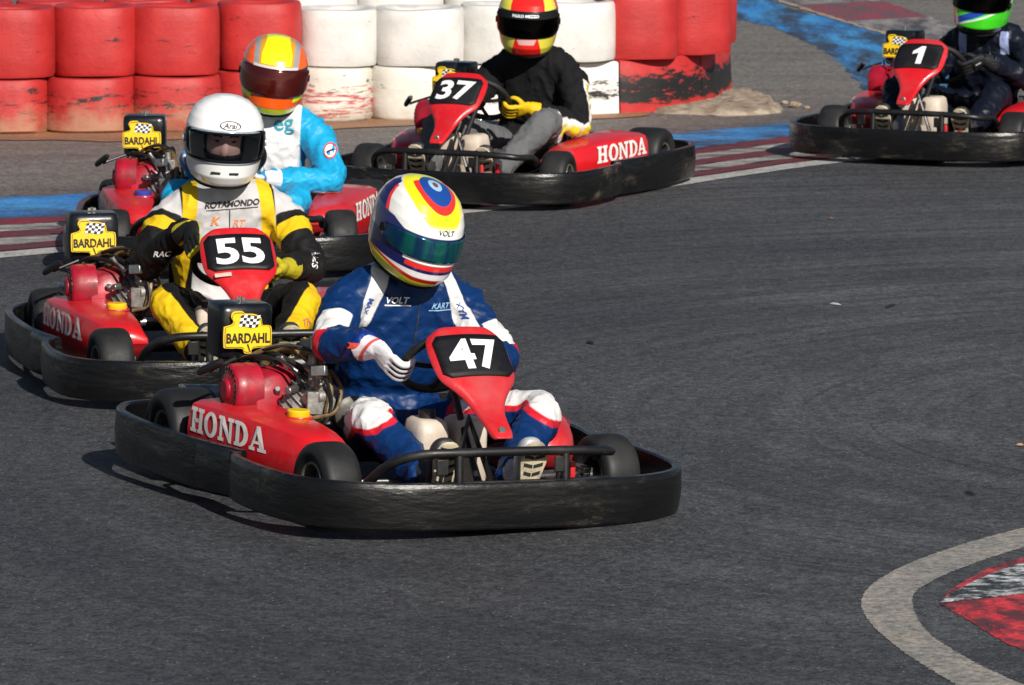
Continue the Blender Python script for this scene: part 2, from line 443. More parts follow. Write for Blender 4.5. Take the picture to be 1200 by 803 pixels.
class MB:
    def __init__(self):
        self.v = []; self.f = []
    def add(self, vs, fs):
        o = len(self.v)
        self.v += [tuple(p) for p in vs]
        self.f += [tuple(i + o for i in q) for q in fs]
        return self
    def box(self, c, s, rx=0, ry=0, rz=0):
        m = Matrix.Rotation(rz, 3, 'Z') @ Matrix.Rotation(ry, 3, 'Y') @ Matrix.Rotation(rx, 3, 'X')
        vs = []
        for x in (-1, 1):
            for y in (-1, 1):
                for z in (-1, 1):
                    vs.append(Vector(c) + m @ Vector((x * s[0] / 2, y * s[1] / 2, z * s[2] / 2)))
        return self.add(vs, [(0, 1, 3, 2), (4, 6, 7, 5), (0, 4, 5, 1), (2, 3, 7, 6), (0, 2, 6, 4), (1, 5, 7, 3)])
    def tube(self, pts, r, n=10, closed=False, squash=None):
        P = [Vector(p) for p in pts]
        N = len(P)
        rr = r if isinstance(r, (list, tuple)) else [r] * N
        tang = []
        for i in range(N):
            a = P[(i - 1) % N] if (closed or i > 0) else P[i]
            b = P[(i + 1) % N] if (closed or i < N - 1) else P[i]
            tang.append((b - a).normalized())
        t0 = tang[0]
        ref = Vector((0, 0, 1)) if abs(t0.z) < 0.9 else Vector((1, 0, 0))
        nrm = (ref - t0 * ref.dot(t0)).normalized()
        vs = []
        for i in range(N):
            t = tang[i]
            nrm = (nrm - t * nrm.dot(t)).normalized()
            b = t.cross(nrm)
            for k in range(n):
                a = 2 * math.pi * k / n
                vs.append(P[i] + (nrm * math.cos(a) + b * math.sin(a)) * rr[i])
        fs = []
        for i in range(N if closed else N - 1):
            j = (i + 1) % N
            for k in range(n):
                k2 = (k + 1) % n
                fs.append((i * n + k, i * n + k2, j * n + k2, j * n + k))
        if not closed:
            fs.append(tuple(range(n)))
            fs.append(tuple((N - 1) * n + k for k in reversed(range(n))))
        return self.add(vs, fs)
    def lathe(self, prof, axis='x', origin=(0, 0, 0), n=28, closed=True):
        """profile of (radius, along-axis) pairs"""
        vs = []; fs = []
        m = len(prof)
        for k in range(n):
            a = 2 * math.pi * k / n
            for r, hh in prof:
                c, s = r * math.cos(a), r * math.sin(a)
                p = {'x': (hh, c, s), 'y': (c, hh, s), 'z': (c, s, hh)}[axis]
                vs.append((p[0] + origin[0], p[1] + origin[1], p[2] + origin[2]))
        for k in range(n):
            k2 = (k + 1) % n
            for i in range(m if closed else m - 1):
                j = (i + 1) % m
                fs.append((k * m + i, k * m + j, k2 * m + j, k2 * m + i))
        return self.add(vs, fs)
    def loft(self, rings, cap=True, closed=True):
        n = len(rings[0]); o = []
        for rg in rings:
            o += [tuple(p) for p in rg]
        fs = []
        for i in range(len(rings) - 1):
            for k in range(n if closed else n - 1):
                k2 = (k + 1) % n
                fs.append((i * n + k, i * n + k2, (i + 1) * n + k2, (i + 1) * n + k))
        if cap:
            fs.append(tuple(range(n)))
            fs.append(tuple((len(rings) - 1) * n + k for k in reversed(range(n))))
        return self.add(o, fs)
    def prism(self, outline, fn, t0, t1):
        """2-D outline extruded between two depths; fn(a, b, depth) -> point"""
        return self.loft([[fn(a, b, t0) for a, b in outline], [fn(a, b, t1) for a, b in outline]])

def link(name, me, parent=None):
    o = bpy.data.objects.new(name, me)
    col.objects.link(o)
    if parent is not None:
        o.parent = parent
    return o

def build(name, mb, material, parent=None, smooth=True, bevel=0.0, bseg=2, flip=True, angle=40, subsurf=0, loc=None):
    vs = [(p[0], -p[1], p[2]) for p in mb.v] if flip else mb.v
    bm = bmesh.new()
    bv = [bm.verts.new(p) for p in vs]
    for f in mb.f:
        try:
            bm.faces.new([bv[i] for i in f])
        except ValueError:
            pass
    bmesh.ops.recalc_face_normals(bm, faces=bm.faces)
    me = bpy.data.meshes.new(name)
    bm.to_mesh(me)
    bm.free()
    if smooth:
        me.polygons.foreach_set('use_smooth', [True] * len(me.polygons))
        if angle < 180:
            me.set_sharp_from_angle(angle=R(angle))
    me.materials.append(material)
    o = link(name, me, parent)
    if loc:
        o.location = (loc[0], -loc[1], loc[2])
    if bevel:
        b = o.modifiers.new('bevel', 'BEVEL')
        b.width = bevel; b.segments = bseg; b.limit_method = 'ANGLE'; b.angle_limit = R(35)
        b.harden_normals = False
    if subsurf:
        s = o.modifiers.new('sub', 'SUBSURF')
        s.levels = subsurf; s.render_levels = subsurf
    return o

def empty(name, loc=(0, 0, 0), rz=0.0):
    o = bpy.data.objects.new(name, None)
    col.objects.link(o)
    o.empty_display_size = 0.2
    o.location = loc
    o.rotation_euler = (0, 0, rz)
    return o

def tag(o, label=None, cat=None, group=None, kind=None):
    if label: o['label'] = label
    if cat: o['category'] = cat
    if group: o['group'] = group
    if kind: o['kind'] = kind
    return o

def copy_tree(o, parent=None):
    c = o.copy()
    col.objects.link(c)
    c.parent = parent
    for ch in o.children:
        copy_tree(ch, c)
    return c

_TEXT = {}
def text2d(s, size=1.0, bold=0.02, shear=0.0, spacing=1.0):
    """flat lettering as (points, faces), centred on the origin, cap height = size"""
    key = (s, bold, shear, spacing)
    if key not in _TEXT:
        cu = bpy.data.curves.new('t', 'FONT')
        cu.body = s
        cu.size = 1.0
        cu.offset = bold
        cu.shear = shear
        cu.space_character = spacing
        cu.resolution_u = 4
        ob = bpy.data.objects.new('t', cu)
        col.objects.link(ob)
        bpy.context.view_layer.update()
        dg = bpy.context.evaluated_depsgraph_get()
        me = ob.evaluated_get(dg).to_mesh()
        vs = [(v.co.x, v.co.y) for v in me.vertices]
        fs = [tuple(p.vertices) for p in me.polygons]
        ob.evaluated_get(dg).to_mesh_clear()
        bpy.data.objects.remove(ob)
        bpy.data.curves.remove(cu)
        xs = [v[0] for v in vs]; ys = [v[1] for v in vs]
        cx = (min(xs) + max(xs)) / 2; cy = (min(ys) + max(ys)) / 2
        hgt = max(ys) - min(ys)
        _TEXT[key] = ([((x - cx) / hgt, (y - cy) / hgt) for x, y in vs], fs, (max(xs) - min(xs)) / hgt)
    vs, fs, w = _TEXT[key]
    return [(x * size, y * size) for x, y in vs], fs, w * size

def rect(x0, x1, y0, y1):
    return [(x0, y0), (x1, y0), (x1, y1), (x0, y1)]

def slab_word():
    """H O N D A in slab-serif capitals, cap height 1: list of polygons that do not overlap"""
    out = []
    x = 0.0
    def put(polys, w):
        nonlocal x
        for pg in polys:
            out.append([(a + x, b) for a, b in pg])
        x += w + 0.07
    put([rect(.10, .36, .14, .86), rect(0, .46, .86, 1), rect(0, .46, 0, .14), rect(.64, .90, .14, .86), rect(.54, 1.0, .86, 1), rect(.54, 1.0, 0, .14), rect(.36, .64, .42, .58)], 1.0)
    def ring(cx, rx, ry, ix, iy, a0, a1, n):
        ps = []
        for k in range(n):
            t0 = a0 + (a1 - a0) * k / n; t1 = a0 + (a1 - a0) * (k + 1) / n
            ps.append([(cx + ix * math.cos(t0), .5 + iy * math.sin(t0)), (cx + rx * math.cos(t0), .5 + ry * math.sin(t0)), (cx + rx * math.cos(t1), .5 + ry * math.sin(t1)), (cx + ix * math.cos(t1), .5 + iy * math.sin(t1))])
        return ps
    put(ring(.50, .49, .52, .22, .37, 0, 2 * math.pi, 28), .99)
    put([rect(.10, .28, .14, .86), rect(0, .28, .86, 1), rect(0, .40, 0, .14), [(.28, 1), (.36, 1), (.76, .34), (.76, 0), (.28, .68)], rect(.76, .94, 0, .86), rect(.64, 1.06, .86, 1)], 1.06)
    put([rect(.10, .36, .14, .86), rect(0, .36, .86, 1), rect(0, .36, 0, .14)] + ring(.36, .58, .5, .30, .36, -math.pi / 2, math.pi / 2, 16), .94)
    put([[(.10, .14), (.24, .14), (.50, .72), (.42, 1.0)], [(.42, 1), (.64, 1), (.96, .14), (.66, .14), (.50, .72)], [(.303, .28), (.62, .28), (.588, .40), (.357, .40)], rect(0, .36, 0, .14), rect(.54, 1.08, 0, .14)], 1.08)
    w = x - 0.07
    return [[(a / w - .5, b / w) for a, b in pg] for pg in out], 1.0 / w     # unit width, centred

# ------------------------------------------------------------------ the kart
def offset_wall(path, section, n=7):
    """wall of the given closed (outward, z) section swept along a plan path"""
    P = crom([(a, b, 0) for a, b in path], n)
    rings = []
    for i, p in enumerate(P):
        a = P[max(i - 1, 0)]; b = P[min(i + 1, len(P) - 1)]
        t = (b - a).normalized()
        nm = Vector((t.y, -t.x, 0))
        if nm.dot(p - Vector((0, 0.02 if abs(p.y) < 0.6 else p.y * 0.6, 0))) < 0:
            nm = -nm
        rings.append([(p.x + nm.x * o, p.y + nm.y * o, z) for o, z in section])
    return MB().loft(rings)

def bump_section(z0, z1, th=0.026, belly=0.008):
    h = z1 - z0
    return [(-0.008, z0), (0.0, z0 + 0.007), (belly * .7, z0 + 0.3 * h), (belly, z0 + 0.55 * h), (belly * 0.6, z0 + 0.85 * h), (belly * .4, z1 - 0.005), (belly * .4 - 0.005, z1),
            (-th + 0.006, z1), (-th, z1 - 0.006), (-th, z0 + 0.012), (-th + 0.01, z0)]

PX, PB, PT = -0.02, Vector((0, 0.815, 0.285)), Vector((0, 0.462, 0.597))   # number panel: centre line x, bottom, top
P_UP = (PT - PB).normalized()
P_LEN = (PT - PB).length
P_N = Vector((0, P_UP.z, -P_UP.y))

def panel_pt(s, v, off=0.0):
    """s metres across, v metres up the panel face, off metres proud"""
    bulge = 0.030 - 0.55 * s * s * 1.6
    hollow = -0.022 * math.exp(-((v - 0.13) / 0.07) ** 2)
    c = PB + P_UP * v + P_N * (bulge + hollow + off)
    return (PX + s, c.y, c.z)

def make_kart():
    k = empty('go_kart')
    # --- wraparound bumper
    half = [(0.664, 0.232), (0.686, 0.222), (0.705, 0.265), (0.712, 0.36), (0.708, 0.52), (0.675, 0.69), (0.590, 0.815), (0.45, 0.895), (0.25, 0.935), (0, 0.942)]
    fr = [(-a, b) for a, b in half] + [(a, b) for a, b in reversed(half[:-1])]
    build('front_bumper', offset_wall(fr, bump_section(0.034, 0.184)), M_['bumper'], k)
    for s in (-1, 1):
        sd = [(0.650, 0.195), (0.656, 0.165), (0.666, 0.12), (0.690, 0.02), (0.714, -0.14), (0.728, -0.35), (0.730, -0.55), (0.705, -0.74), (0.62, -0.88), (0.46, -0.935)]
        o = build('side_bumper', offset_wall([(a * s, b) for a, b in sd], bump_section(0.024, 0.186)), M_['bumper'], k)
        b = offset_wall([(a * s, b_) for a, b_ in ((0.671, 0.205), (0.680, 0.13), (0.699, 0.03), (0.706, -0.03))], bump_section(0.03, 0.181, th=.02, belly=.009))
        build('bumper_joint_block', b, M_['bumper'], o)
    build('rear_bumper', offset_wall([(-0.45, -0.935), (-0.2, -0.945), (0, -0.947), (0.2, -0.945), (0.45, -0.935)], bump_section(0.05, 0.205)), M_['bumper'], k)
    # --- chassis
    c = MB()
    for s in (-1, 1):
        c.tube(crom([(s * 0.30, -0.80, 0.11), (s * 0.33, -0.53, 0.115), (s * 0.34, -0.2, 0.07), (s * 0.30, 0.25, 0.06), (s * 0.20, 0.62, 0.07), (s * 0.20, 0.88, 0.08)], 5), 0.016, 8)
        c.tube(crom([(s * 0.34, -0.30, 0.07), (s * 0.60, -0.30, 0.08), (s * 0.66, -0.2, 0.09), (s * 0.66, 0.2, 0.09), (s * 0.60, 0.32, 0.08), (s * 0.31, 0.32, 0.06)], 4), 0.011, 8)
        c.tube([(s * 0.20, 0.62, 0.07), (s * 0.40, 0.53, 0.12), (s * 0.46, 0.53, 0.13)], 0.017, 8)
        c.tube([(s * 0.20, 0.88, 0.08), (s * 0.20, 0.92, 0.10)], 0.012, 8)
        c.tube([(s * 0.30, -0.80, 0.11), (s * 0.30, -0.92, 0.12)], 0.012, 8)
    c.tube([(-0.2, 0.88, 0.08), (0.2, 0.88, 0.08)], 0.014, 8)
    c.tube([(-0.34, -0.25, 0.075), (0.34, -0.25, 0.075)], 0.014, 8)
    c.tube([(-0.31, -0.78, 0.11), (0.31, -0.78, 0.11)], 0.014, 8)
    build('chassis_frame', c, M_['black_frame'], k)
    build('floor_tray', MB().prism([(-0.29, 0.05), (-0.30, 0.3), (-0.21, 0.66), (-0.20, 0.90), (0.20, 0.90), (0.21, 0.66), (0.30, 0.3), (0.29, 0.05)], lambda a, b, d: (a, b, d), 0.046, 0.054), M_['black_frame'], k, smooth=False)
    # --- tubular nose bar
    nb = MB()
    nb.tube(crom([(-0.415, 0.60, 0.105), (-0.405, 0.66, 0.15), (-0.375, 0.74, 0.215), (-0.30, 0.805, 0.255), (-0.15, 0.83, 0.262), (0.15, 0.83, 0.262), (0.31, 0.815, 0.255), (0.385, 0.77, 0.245), (0.41, 0.66, 0.235), (0.415, 0.60, 0.20)], 5), 0.0155, 10)
    for x in (-0.175, 0.195):
        nb.tube([(x, 0.828, 0.255), (x, 0.845, 0.085)], 0.0145, 10)
    nb.tube([(-0.36, 0.80, 0.155), (-0.17, 0.838, 0.165), (0.195, 0.838, 0.165), (0.36, 0.80, 0.165)], 0.009, 8)
    build('nose_bar', nb, M_['black_frame'], k)
    # --- wheels
    def tyre_mesh(Rr, w):
        h = w / 2
        pr = [(0.064, -h * .72), (0.072, -h * .90), (0.090, -h * 1.0), (Rr - .030, -h * 1.02), (Rr - .013, -h * .95), (Rr - .004, -h * .80), (Rr, -h * .55), (Rr + .001, -h * .2),
              (Rr + .001, h * .2), (Rr, h * .55), (Rr - .004, h * .80), (Rr - .013, h * .95), (Rr - .030, h * 1.02), (0.090, h * 1.0), (0.072, h * .90), (0.064, h * .72)]
        return MB().lathe(pr, 'x', n=40)
    def rim_mesh(w, s):
        h = w / 2 * 0.80
        b = MB().lathe([(0.070, -h), (0.066, -h - .004), (0.060, -h), (0.056, -h * .6), (0.056, h * .6), (0.060, h), (0.066, h + .004), (0.070, h)], 'x', n=28)
        b.lathe([(0.058, s * h * .15), (0.034, s * h * .30), (0.030, s * h * .55), (0.018, s * h * .60), (0.016, s * h * .85), (0.0, s * h * .9), (0.0, s * h * .05), (0.058, s * h * .05)], 'x', n=20)
        for q in range(4):
            a = q * math.pi / 2 + .4
            b.box((s * h * .5, .030 * math.cos(a), .030 * math.sin(a)), (.012, .012, .012))
        return b
    for s in (-1, 1):
        for nm, uu, xx, Rr, w in (('front', 0.53, 0.49, 0.130, 0.130), ('rear', -0.53, 0.545, 0.140, 0.195)):
            t = build('tyre', tyre_mesh(Rr, w), M_['tyre'], k, loc=(s * xx, uu, Rr))
            t['steer'] = 1 if nm == 'front' else 0
            build('rim', rim_mesh(w, s), M_['rim'], t)
            h = w / 2 * 0.80
            build('rim_lip', MB().lathe([(0.071, s * (h + .001)), (0.068, s * (h + .008)), (0.061, s * (h + .005)), (0.061, s * (h - .002))], 'x', n=28), M_['rim_lip'], t)
        sp = MB().tube([(s * 0.40, 0.53, 0.13), (s * 0.47, 0.53, 0.13)], 0.022, 10)
        sp.box((s * 0.42, 0.50, 0.13), (0.04, 0.10, 0.05))
        sp.tube([(s * 0.42, 0.46, 0.12), (s * 0.05, 0.50, 0.12)], 0.007, 8)
        build('steering_knuckle', sp, M_['steel'], k, bevel=0.004)
    build('rear_axle', MB().tube([(-0.62, -0.53, 0.14), (0.62, -0.53, 0.14)], 0.018, 12), M_['steel'], k)
    build('brake_disc', MB().lathe([(0.035, 0.17), (0.095, 0.17), (0.095, 0.178), (0.035, 0.178)], 'x', (0, -0.53, 0.14), 28), M_['steel'], k)
    # --- side pods
    polys, hh = slab_word()
    for s in (-1, 1):
        def sect(u, z0, z1, xo, xi, top_in):
            r = min(.03, (z1 - z0) * .35); e4 = min(.04, (z1 - z0) * .4); e1 = min(.012, e4 * .3)
            return [(s * xi, u, z0), (s * (xo - .02), u, z0), (s * xo, u, z0 + r), (s * (xo + .004), u, (z0 + z1) / 2), (s * (xo - .002), u, z1 - e4), (s * (xo - .014), u, z1 - e1),
                    (s * (xo - .045), u, z1), (s * (xi + .06), u, z1 + top_in), (s * (xi + .015), u, z1 + top_in - e1), (s * xi, u, z1 + top_in - e4)]
        rg = [sect(-0.335, .12, 0.239, .590, .40, .008), sect(-0.325, .10, 0.264, .612, .385, .010), sect(-0.305, .09, 0.276, .626, .375, .010), sect(-0.15, .08, 0.278, .606, .360, .010),
              sect(0.02, .08, 0.272, .572, .345, .008), sect(0.16, .085, 0.262, .536, .335, .006), sect(0.25, .10, 0.252, .506, .330, .004), sect(0.305, 0.120, 0.242, .480, .330, .002),
              sect(0.335, 0.160, 0.226, .458, .328, .0), sect(0.350, 0.175, 0.204, .445, .325, .0)]
        pod = build('side_pod', MB().loft(rg), M_['red'], k, angle=38)
        # lettering on the outer face, front of the kart at the reader's right on the right-hand pod
        b = MB()
        W, cu, cz = 0.435, -0.066, 0.171
        for pg in polys:
            vs = []
            for a, c2 in pg:
                uu = cu + (a * W if s < 0 else -a * W)
                zz = cz + c2 * W * 1.0 - (uu - cu) * .03
                xo = np.interp(uu, [-.305, -.15, .02, .16], [.626, .606, .572, .536]) + .0052 - max(0, zz - .226) * .16
                vs.append((s * xo, uu, zz))
            b.add(vs, [tuple(range(len(vs)))])
        build('lettering', b, M_['white_print'], pod, smooth=False)
        if s < 0:
            cp = MB().lathe([(0, .0), (.036, .0), (.038, .004), (.038, .020), (.034, .024), (0, .024)], 'z', (-.40, .075, .270), 20, closed=False)
            build('filler_cap', cp, M_['cap_yellow'], pod)
            build('cap_seat', MB().lathe([(0, 0), (.048, 0), (.046, .006), (0, .006)], 'z', (-.40, .075, .267), 20, closed=False), M_['red'], pod)
    # --- engine on the kart's right
    e = MB().box((-.40, -.20, .17), (.17, .22, .18))
    e.tube([(-.36, -.15, .22), (-.27, -.10, .33)], [.075, .065], 14)
    for q in range(6):
        f = q / 5
        c0 = Vector((-.345, -.14, .24)).lerp(Vector((-.275, -.103, .325)), f)
        d = Vector((.09, .05, .11)).normalized() * .003
        e.tube([c0 - d, c0 + d], .086 - .01 * f, 14)
    e.box((-.26, -.085, .345), (.10, .11, .05), ry=.6)
    eng = build('engine_block', e, M_['alloy'], k, bevel=0.006)
    fc = MB().lathe([(0, -.070), (.050, -.070), (.056, -.066), (.076, -.064), (.083, -.056), (.086, -.03), (.086, .03), (0, .03)], 'x', (-.475, -.19, .325), 30, closed=False)
    fan = build('fan_cover', fc, M_['engine_red'], k, angle=50)
    sl = MB()
    for q in range(22):
        a = R(q * 360 / 22)
        for rr, ln in ((.052, .012), (.068, .013)):
            if rr > .06:
                sl.box((-.475 - .0640, -.19 + rr * math.cos(a), .325 + rr * math.sin(a)), (.004, ln, .011), rx=a)
            else:
                sl.box((-.475 - .0660, -.19 + rr * math.cos(a), .325 + rr * math.sin(a)), (.004, ln, .008), rx=a)
    build('cooling_slots', sl, M_['sign_black'], fan, smooth=False)
    st = MB().lathe([(0, -.006), (.030, -.006), (.036, 0), (.036, .01), (0, .01)], 'x', (-.550, -.19, .325), 24, closed=False)
    build('starter_housing', st, M_['engine_red'], fan)
    sh = MB()
    rgs = []
    for f, hw, z1 in ((0, .080, .375), (.3, .086, .398), (.65, .072, .400), (1, .05, .375)):
        xx = -.475 + f * .20
        rgs.append([(xx, -.19 - hw, .25), (xx, -.19 - hw, z1 - .05), (xx, -.19 - hw * .7, z1 - .012), (xx, -.19, z1), (xx, -.19 + hw * .7, z1 - .02), (xx, -.19 + hw, z1 - .07), (xx, -.19 + hw, .25)])
    build('cooling_shroud', sh.loft(rgs), M_['engine_red'], k, angle=45, bevel=0.008)
    b = MB()
    b.box((-.30, -.03, .30), (.055, .06, .075), rz=.3)
    b.box((-.262, -.02, .28), (.05, .05, .10))
    b.box((-.285, -.03, .37), (.04, .04, .10))
    b.tube([(-.30, -.06, .33), (-.30, -.06, .41)], .012, 10)
    b.lathe([(0, 0), (.025, 0), (.025, .05), (0, .05)], 'x', (-.30, -.015, .32), 14, closed=False)
    b.lathe([(0, 0), (.016, 0), (.012, .05), (0, .05)], 'z', (-.30, -.06, .40), 12, closed=False)
    build('carburettor', b, M_['alloy'], k, bevel=0.005)
    b = MB()
    b.tube(crom([(-.36, -.30, .42), (-.33, -.18, .45), (-.28, -.08, .44), (-.26, 0.0, .36), (-.28, .03, .27)], 6), .011, 8)
    b.tube(crom([(-.44, -.23, .43), (-.40, -.20, .455), (-.34, -.16, .47), (-.30, -.12, .43), (-.26, -.06, .40)], 6), .008, 8)
    b.tube(crom([(-.24, -.05, .40), (-.23, .02, .35), (-.26, .05, .28), (-.34, .05, .26)], 6), .007, 8)
    build('fuel_hose', b, M_['brass'], k)
    b = MB()
    b.tube(crom([(-.50, -.27, .40), (-.46, -.16, .44), (-.38, -.08, .42), (-.33, -.04, .34)], 6), .005, 6)
    b.tube(crom([(-.46, -.34, .38), (-.40, -.18, .46), (-.29, -.10, .46), (-.24, -.02, .34)], 6), .005, 6)
    b.tube(crom([(-.34, -.04, .42), (-.29, .00, .40), (-.27, .04, .31), (-.30, .06, .24)], 6), .006, 6)
    build('cable', b, M_['black_frame'], k)
    b = MB().tube([(-.50, -.23, .42), (-.575, -.21, .395), (-.60, -.20, .385)], .006, 8)
    b.tube([(-.632, -.225, .375), (-.622, -.215, .385), (-.585, -.17, .415), (-.575, -.16, .422)], [.010, .0135, .0135, .010], 10)
    build('pull_handle', b, M_['black_frame'], k)
    b = MB().tube(crom([(-.22, -.12, .30), (-.20, -.25, .25), (-.25, -.42, .22), (-.36, -.62, .22)], 6), .02, 10)
    b.tube([(-.28, -.60, .22), (-.52, -.66, .22)], [.055, .055], 16)
    build('exhaust', b, M_['steel'], k, bevel=0.01)
    b = MB().box((-.30, -.36, .20), (.03, .34, .14))
    build('chain_guard', b, M_['black_frame'], k, bevel=0.01)
    b = MB().lathe([(0, 0), (.055, 0), (.06, .006), (.06, .02), (.045, .03), (0, .03)], 'y', (-.20, .03, .27), 18, closed=False)
    build('clutch_cover', b, M_['rim'], k)
    b = MB()
    rnd = random.Random(11)
    for q in range(30):
        c = Vector((rnd.uniform(-.50, -.22), rnd.uniform(-.34, .05), rnd.uniform(.30, .43)))
        if c.x < -.40 and c.y > -.26: continue
        if q % 2:
            b.box(c, (rnd.uniform(.02, .06), rnd.uniform(.02, .05), rnd.uniform(.012, .04)), rnd.uniform(-1, 1), rnd.uniform(-1, 1), rnd.uniform(-1, 1))
        else:
            d = Vector((rnd.uniform(-1, 1), rnd.uniform(-1, 1), rnd.uniform(-.6, .6))).normalized() * rnd.uniform(.02, .05)
            b.tube([c - d, c + d], rnd.uniform(.006, .013), 8)
    tag(build('linkage_and_brackets', b, M_['steel'], k, bevel=.003), kind='stuff')
    b = MB()
    for q in range(9):
        p0 = Vector((rnd.uniform(-.48, -.30), rnd.uniform(-.36, -.22), rnd.uniform(.36, .43))); p3 = Vector((rnd.uniform(-.32, -.22), rnd.uniform(-.08, .08), rnd.uniform(.18, .34)))
        m1 = p0.lerp(p3, .35) + Vector((rnd.uniform(-.03, .03), 0, rnd.uniform(.02, .08))); m2 = p0.lerp(p3, .7) + Vector((rnd.uniform(-.03, .04), rnd.uniform(-.02, .03), rnd.uniform(.0, .05)))
        b.tube(crom([p0, m1, m2, p3], 5), rnd.uniform(.004, .009), 6)
    tag(build('wiring', b, M_['black_frame'], k), kind='stuff')
    # --- air box with its yellow sign
    ab = MB()
    rg = []
    for z, w, d, du in ((.405, .084, .060, 0), (.415, .093, .068, 0), (.560, .095, .072, 0), (.578, .093, .070, -.004), (.585, .086, .060, -.006)):
        ring = []
        for a in range(16):
            t = 2 * math.pi * (a + .5) / 16
            ex = 2 / 7
            cx = math.copysign(abs(math.cos(t)) ** ex, math.cos(t)); sy = math.copysign(abs(math.sin(t)) ** ex, math.sin(t))
            ring.append((-.425 + w * cx, -.385 + du + d * sy, z))
        rg.append(ring)
    ab.loft(rg)
    box = build('air_box', ab, M_['airbox'], k, angle=50)
    build('wing_nut', MB().tube([(-.425, -.385, .580), (-.425, -.385, .604)], .006, 8).box((-.425, -.385, .596), (.03, .006, .010)), M_['steel'], box)
    build('air_box_stand', MB().box((-.425, -.36, .37), (.12, .10, .075)).tube([(-.40, -.28, .33), (-.40, -.33, .40)], .03, 12), M_['black_frame'], k, bevel=0.008)
    ol = [(-.078, -.055), (-.020, -.057), (-.012, -.072), (.012, -.072), (.020, -.057), (.078, -.052), (.084, -.044), (.084, .008), (.074, .018), (.052, .020), (.046, .044), (.022, .056), (-.010, .058), (-.022, .066),
          (-.052, .064), (-.060, .048), (-.052, .032), (-.058, .022), (-.080, .016), (-.086, .008), (-.086, -.044)]
    SC = (-.432, -.300, .500)
    fs = lambda a, b, d: (SC[0] + a, SC[1] + d - b * 0.05, SC[2] + b)
    sg = build('sign_board', MB().prism(crom_2d(ol), fs, 0, .006), M_['sign_yellow'], k, angle=30)
    t, tf, tw = text2d('BARDAHL', 0.033, 0.028)
    sx = 0.154 / tw
    build('lettering', MB().add([fs(x * sx, y - .022, .0095) for x, y in t], tf), M_['sign_black'], sg, smooth=False)
    b = MB(); w_ = MB()
    for i in range(6):
        for j in range(4):
            x0, y0 = -.034 + i * .0115, .014 + j * .0095
            wav = .003 * math.sin(i * 1.1)
            q = [(x0 + j * .002, y0 + wav), (x0 + .0115 + j * .002, y0 + .003 * math.sin((i + 1) * 1.1)), (x0 + .0115 + (j + 1) * .002, y0 + .0095 + .003 * math.sin((i + 1) * 1.1)), (x0 + (j + 1) * .002, y0 + .0095 + wav)]
            (b if (i + j) % 2 else w_).add([fs(x, y, .0095) for x, y in q], [(0, 1, 2, 3)])
    build('checkered_flag_black', b, M_['sign_black'], sg, smooth=False)
    build('checkered_flag_white', w_, M_['number_white'], sg, smooth=False)
    b = MB().add([fs(*p, .0092) for p in [(-.004, -.042), (.001, -.042), (.009, -.066), (.005, -.066)]], [(0, 1, 2, 3)])
    oc = crom_2d(ol)
    bo = MB()
    for i in range(len(oc)):
        a0, a1 = oc[i], oc[(i + 1) % len(oc)]
        q4 = [(a0[0] * .955, a0[1] * .94), (a1[0] * .955, a1[1] * .94), (a1[0] * .93, a1[1] * .91), (a0[0] * .93, a0[1] * .91)]
        bo.add([fs(x, y, .0088) for x, y in q4], [(0, 1, 2, 3)])
    build('border', bo, M_['brass'], sg, smooth=False)
    build('flag_pole', b, M_['sign_black'], sg, smooth=False)
    # --- seat
    rows = []
    for z, u, hw, dd in ((.075, .05, .17, .03), (.062, -.10, .19, .05), (.085, -.25, .20, .07), (.18, -.36, .21, .10), (.33, -.41, .205, .10), (.46, -.46, .19, .08), (.55, -.49, .16, .05)):
        row = []
        for q in range(11):
            s = q / 10 * 2 - 1
            lift = abs(s) ** 2.5 * dd * 1.5
            row.append((.05 + s * hw, u + lift * (.8 if z > .15 else .1), z + lift * (.2 if z > .15 else 1.2)))
        rows.append(row)
    m = MB().loft(rows, cap=False, closed=False)
    st = build('seat', m, M_['seat'], k, angle=180)
    sm = st.modifiers.new('solid', 'SOLIDIFY'); sm.thickness = .012
    st.modifiers.new('sub', 'SUBSURF').render_levels = 1
    # --- fuel tank between the pedals and the seat
    tk = MB()
    for x in (-.112, .022):
        rgs = []
        for z, w, d in ((.06, .050, .075), (.07, .058, .082), (.27, .056, .078), (.305, .050, .068), (.315, .038, .054)):
            ring = []
            for a in range(14):
                tt = 2 * math.pi * (a + .5) / 14
                ex = 2 / 5
                ring.append((x + w * math.copysign(abs(math.cos(tt)) ** ex, math.cos(tt)), .44 + d * math.copysign(abs(math.sin(tt)) ** ex, math.sin(tt)), z))
            rgs.append(ring)
        tk.loft(rgs)
    tk.box((-.045, .46, .12), (.13, .12, .10))
    tko = build('fuel_tank', tk, M_['tank'], k, angle=60)
    build('tank_cap', MB().lathe([(0, 0), (.028, 0), (.028, .025), (0, .025)], 'z', (-.112, .44, .315), 16, closed=False), M_['sign_black'], tko)
    # --- steering
    sw = MB().tube([WHEEL_C + (Vector((1, 0, 0)) * math.cos(a) + WHEEL_UP * math.sin(a) * (1.0 if math.sin(a) < .75 else .96)) * WHEEL_R for a in [2 * math.pi * q / 40 for q in range(40)]], .014, 10, closed=True)
    swo = build('steering_wheel', sw, M_['grip'], k)
    b = MB()
    for a in (R(0), R(180), R(-90)):
        p1 = WHEEL_C + (Vector((1, 0, 0)) * math.cos(a) + WHEEL_UP * math.sin(a)) * WHEEL_R
        b.tube([WHEEL_C - WHEEL_N * .02, WHEEL_C - WHEEL_N * .015 + (p1 - WHEEL_C) * .5, p1], .009, 8)
    b.tube([WHEEL_C - WHEEL_N * .01, WHEEL_C - WHEEL_N * .03], .035, 16)
    build('spokes', b, M_['black_frame'], swo)
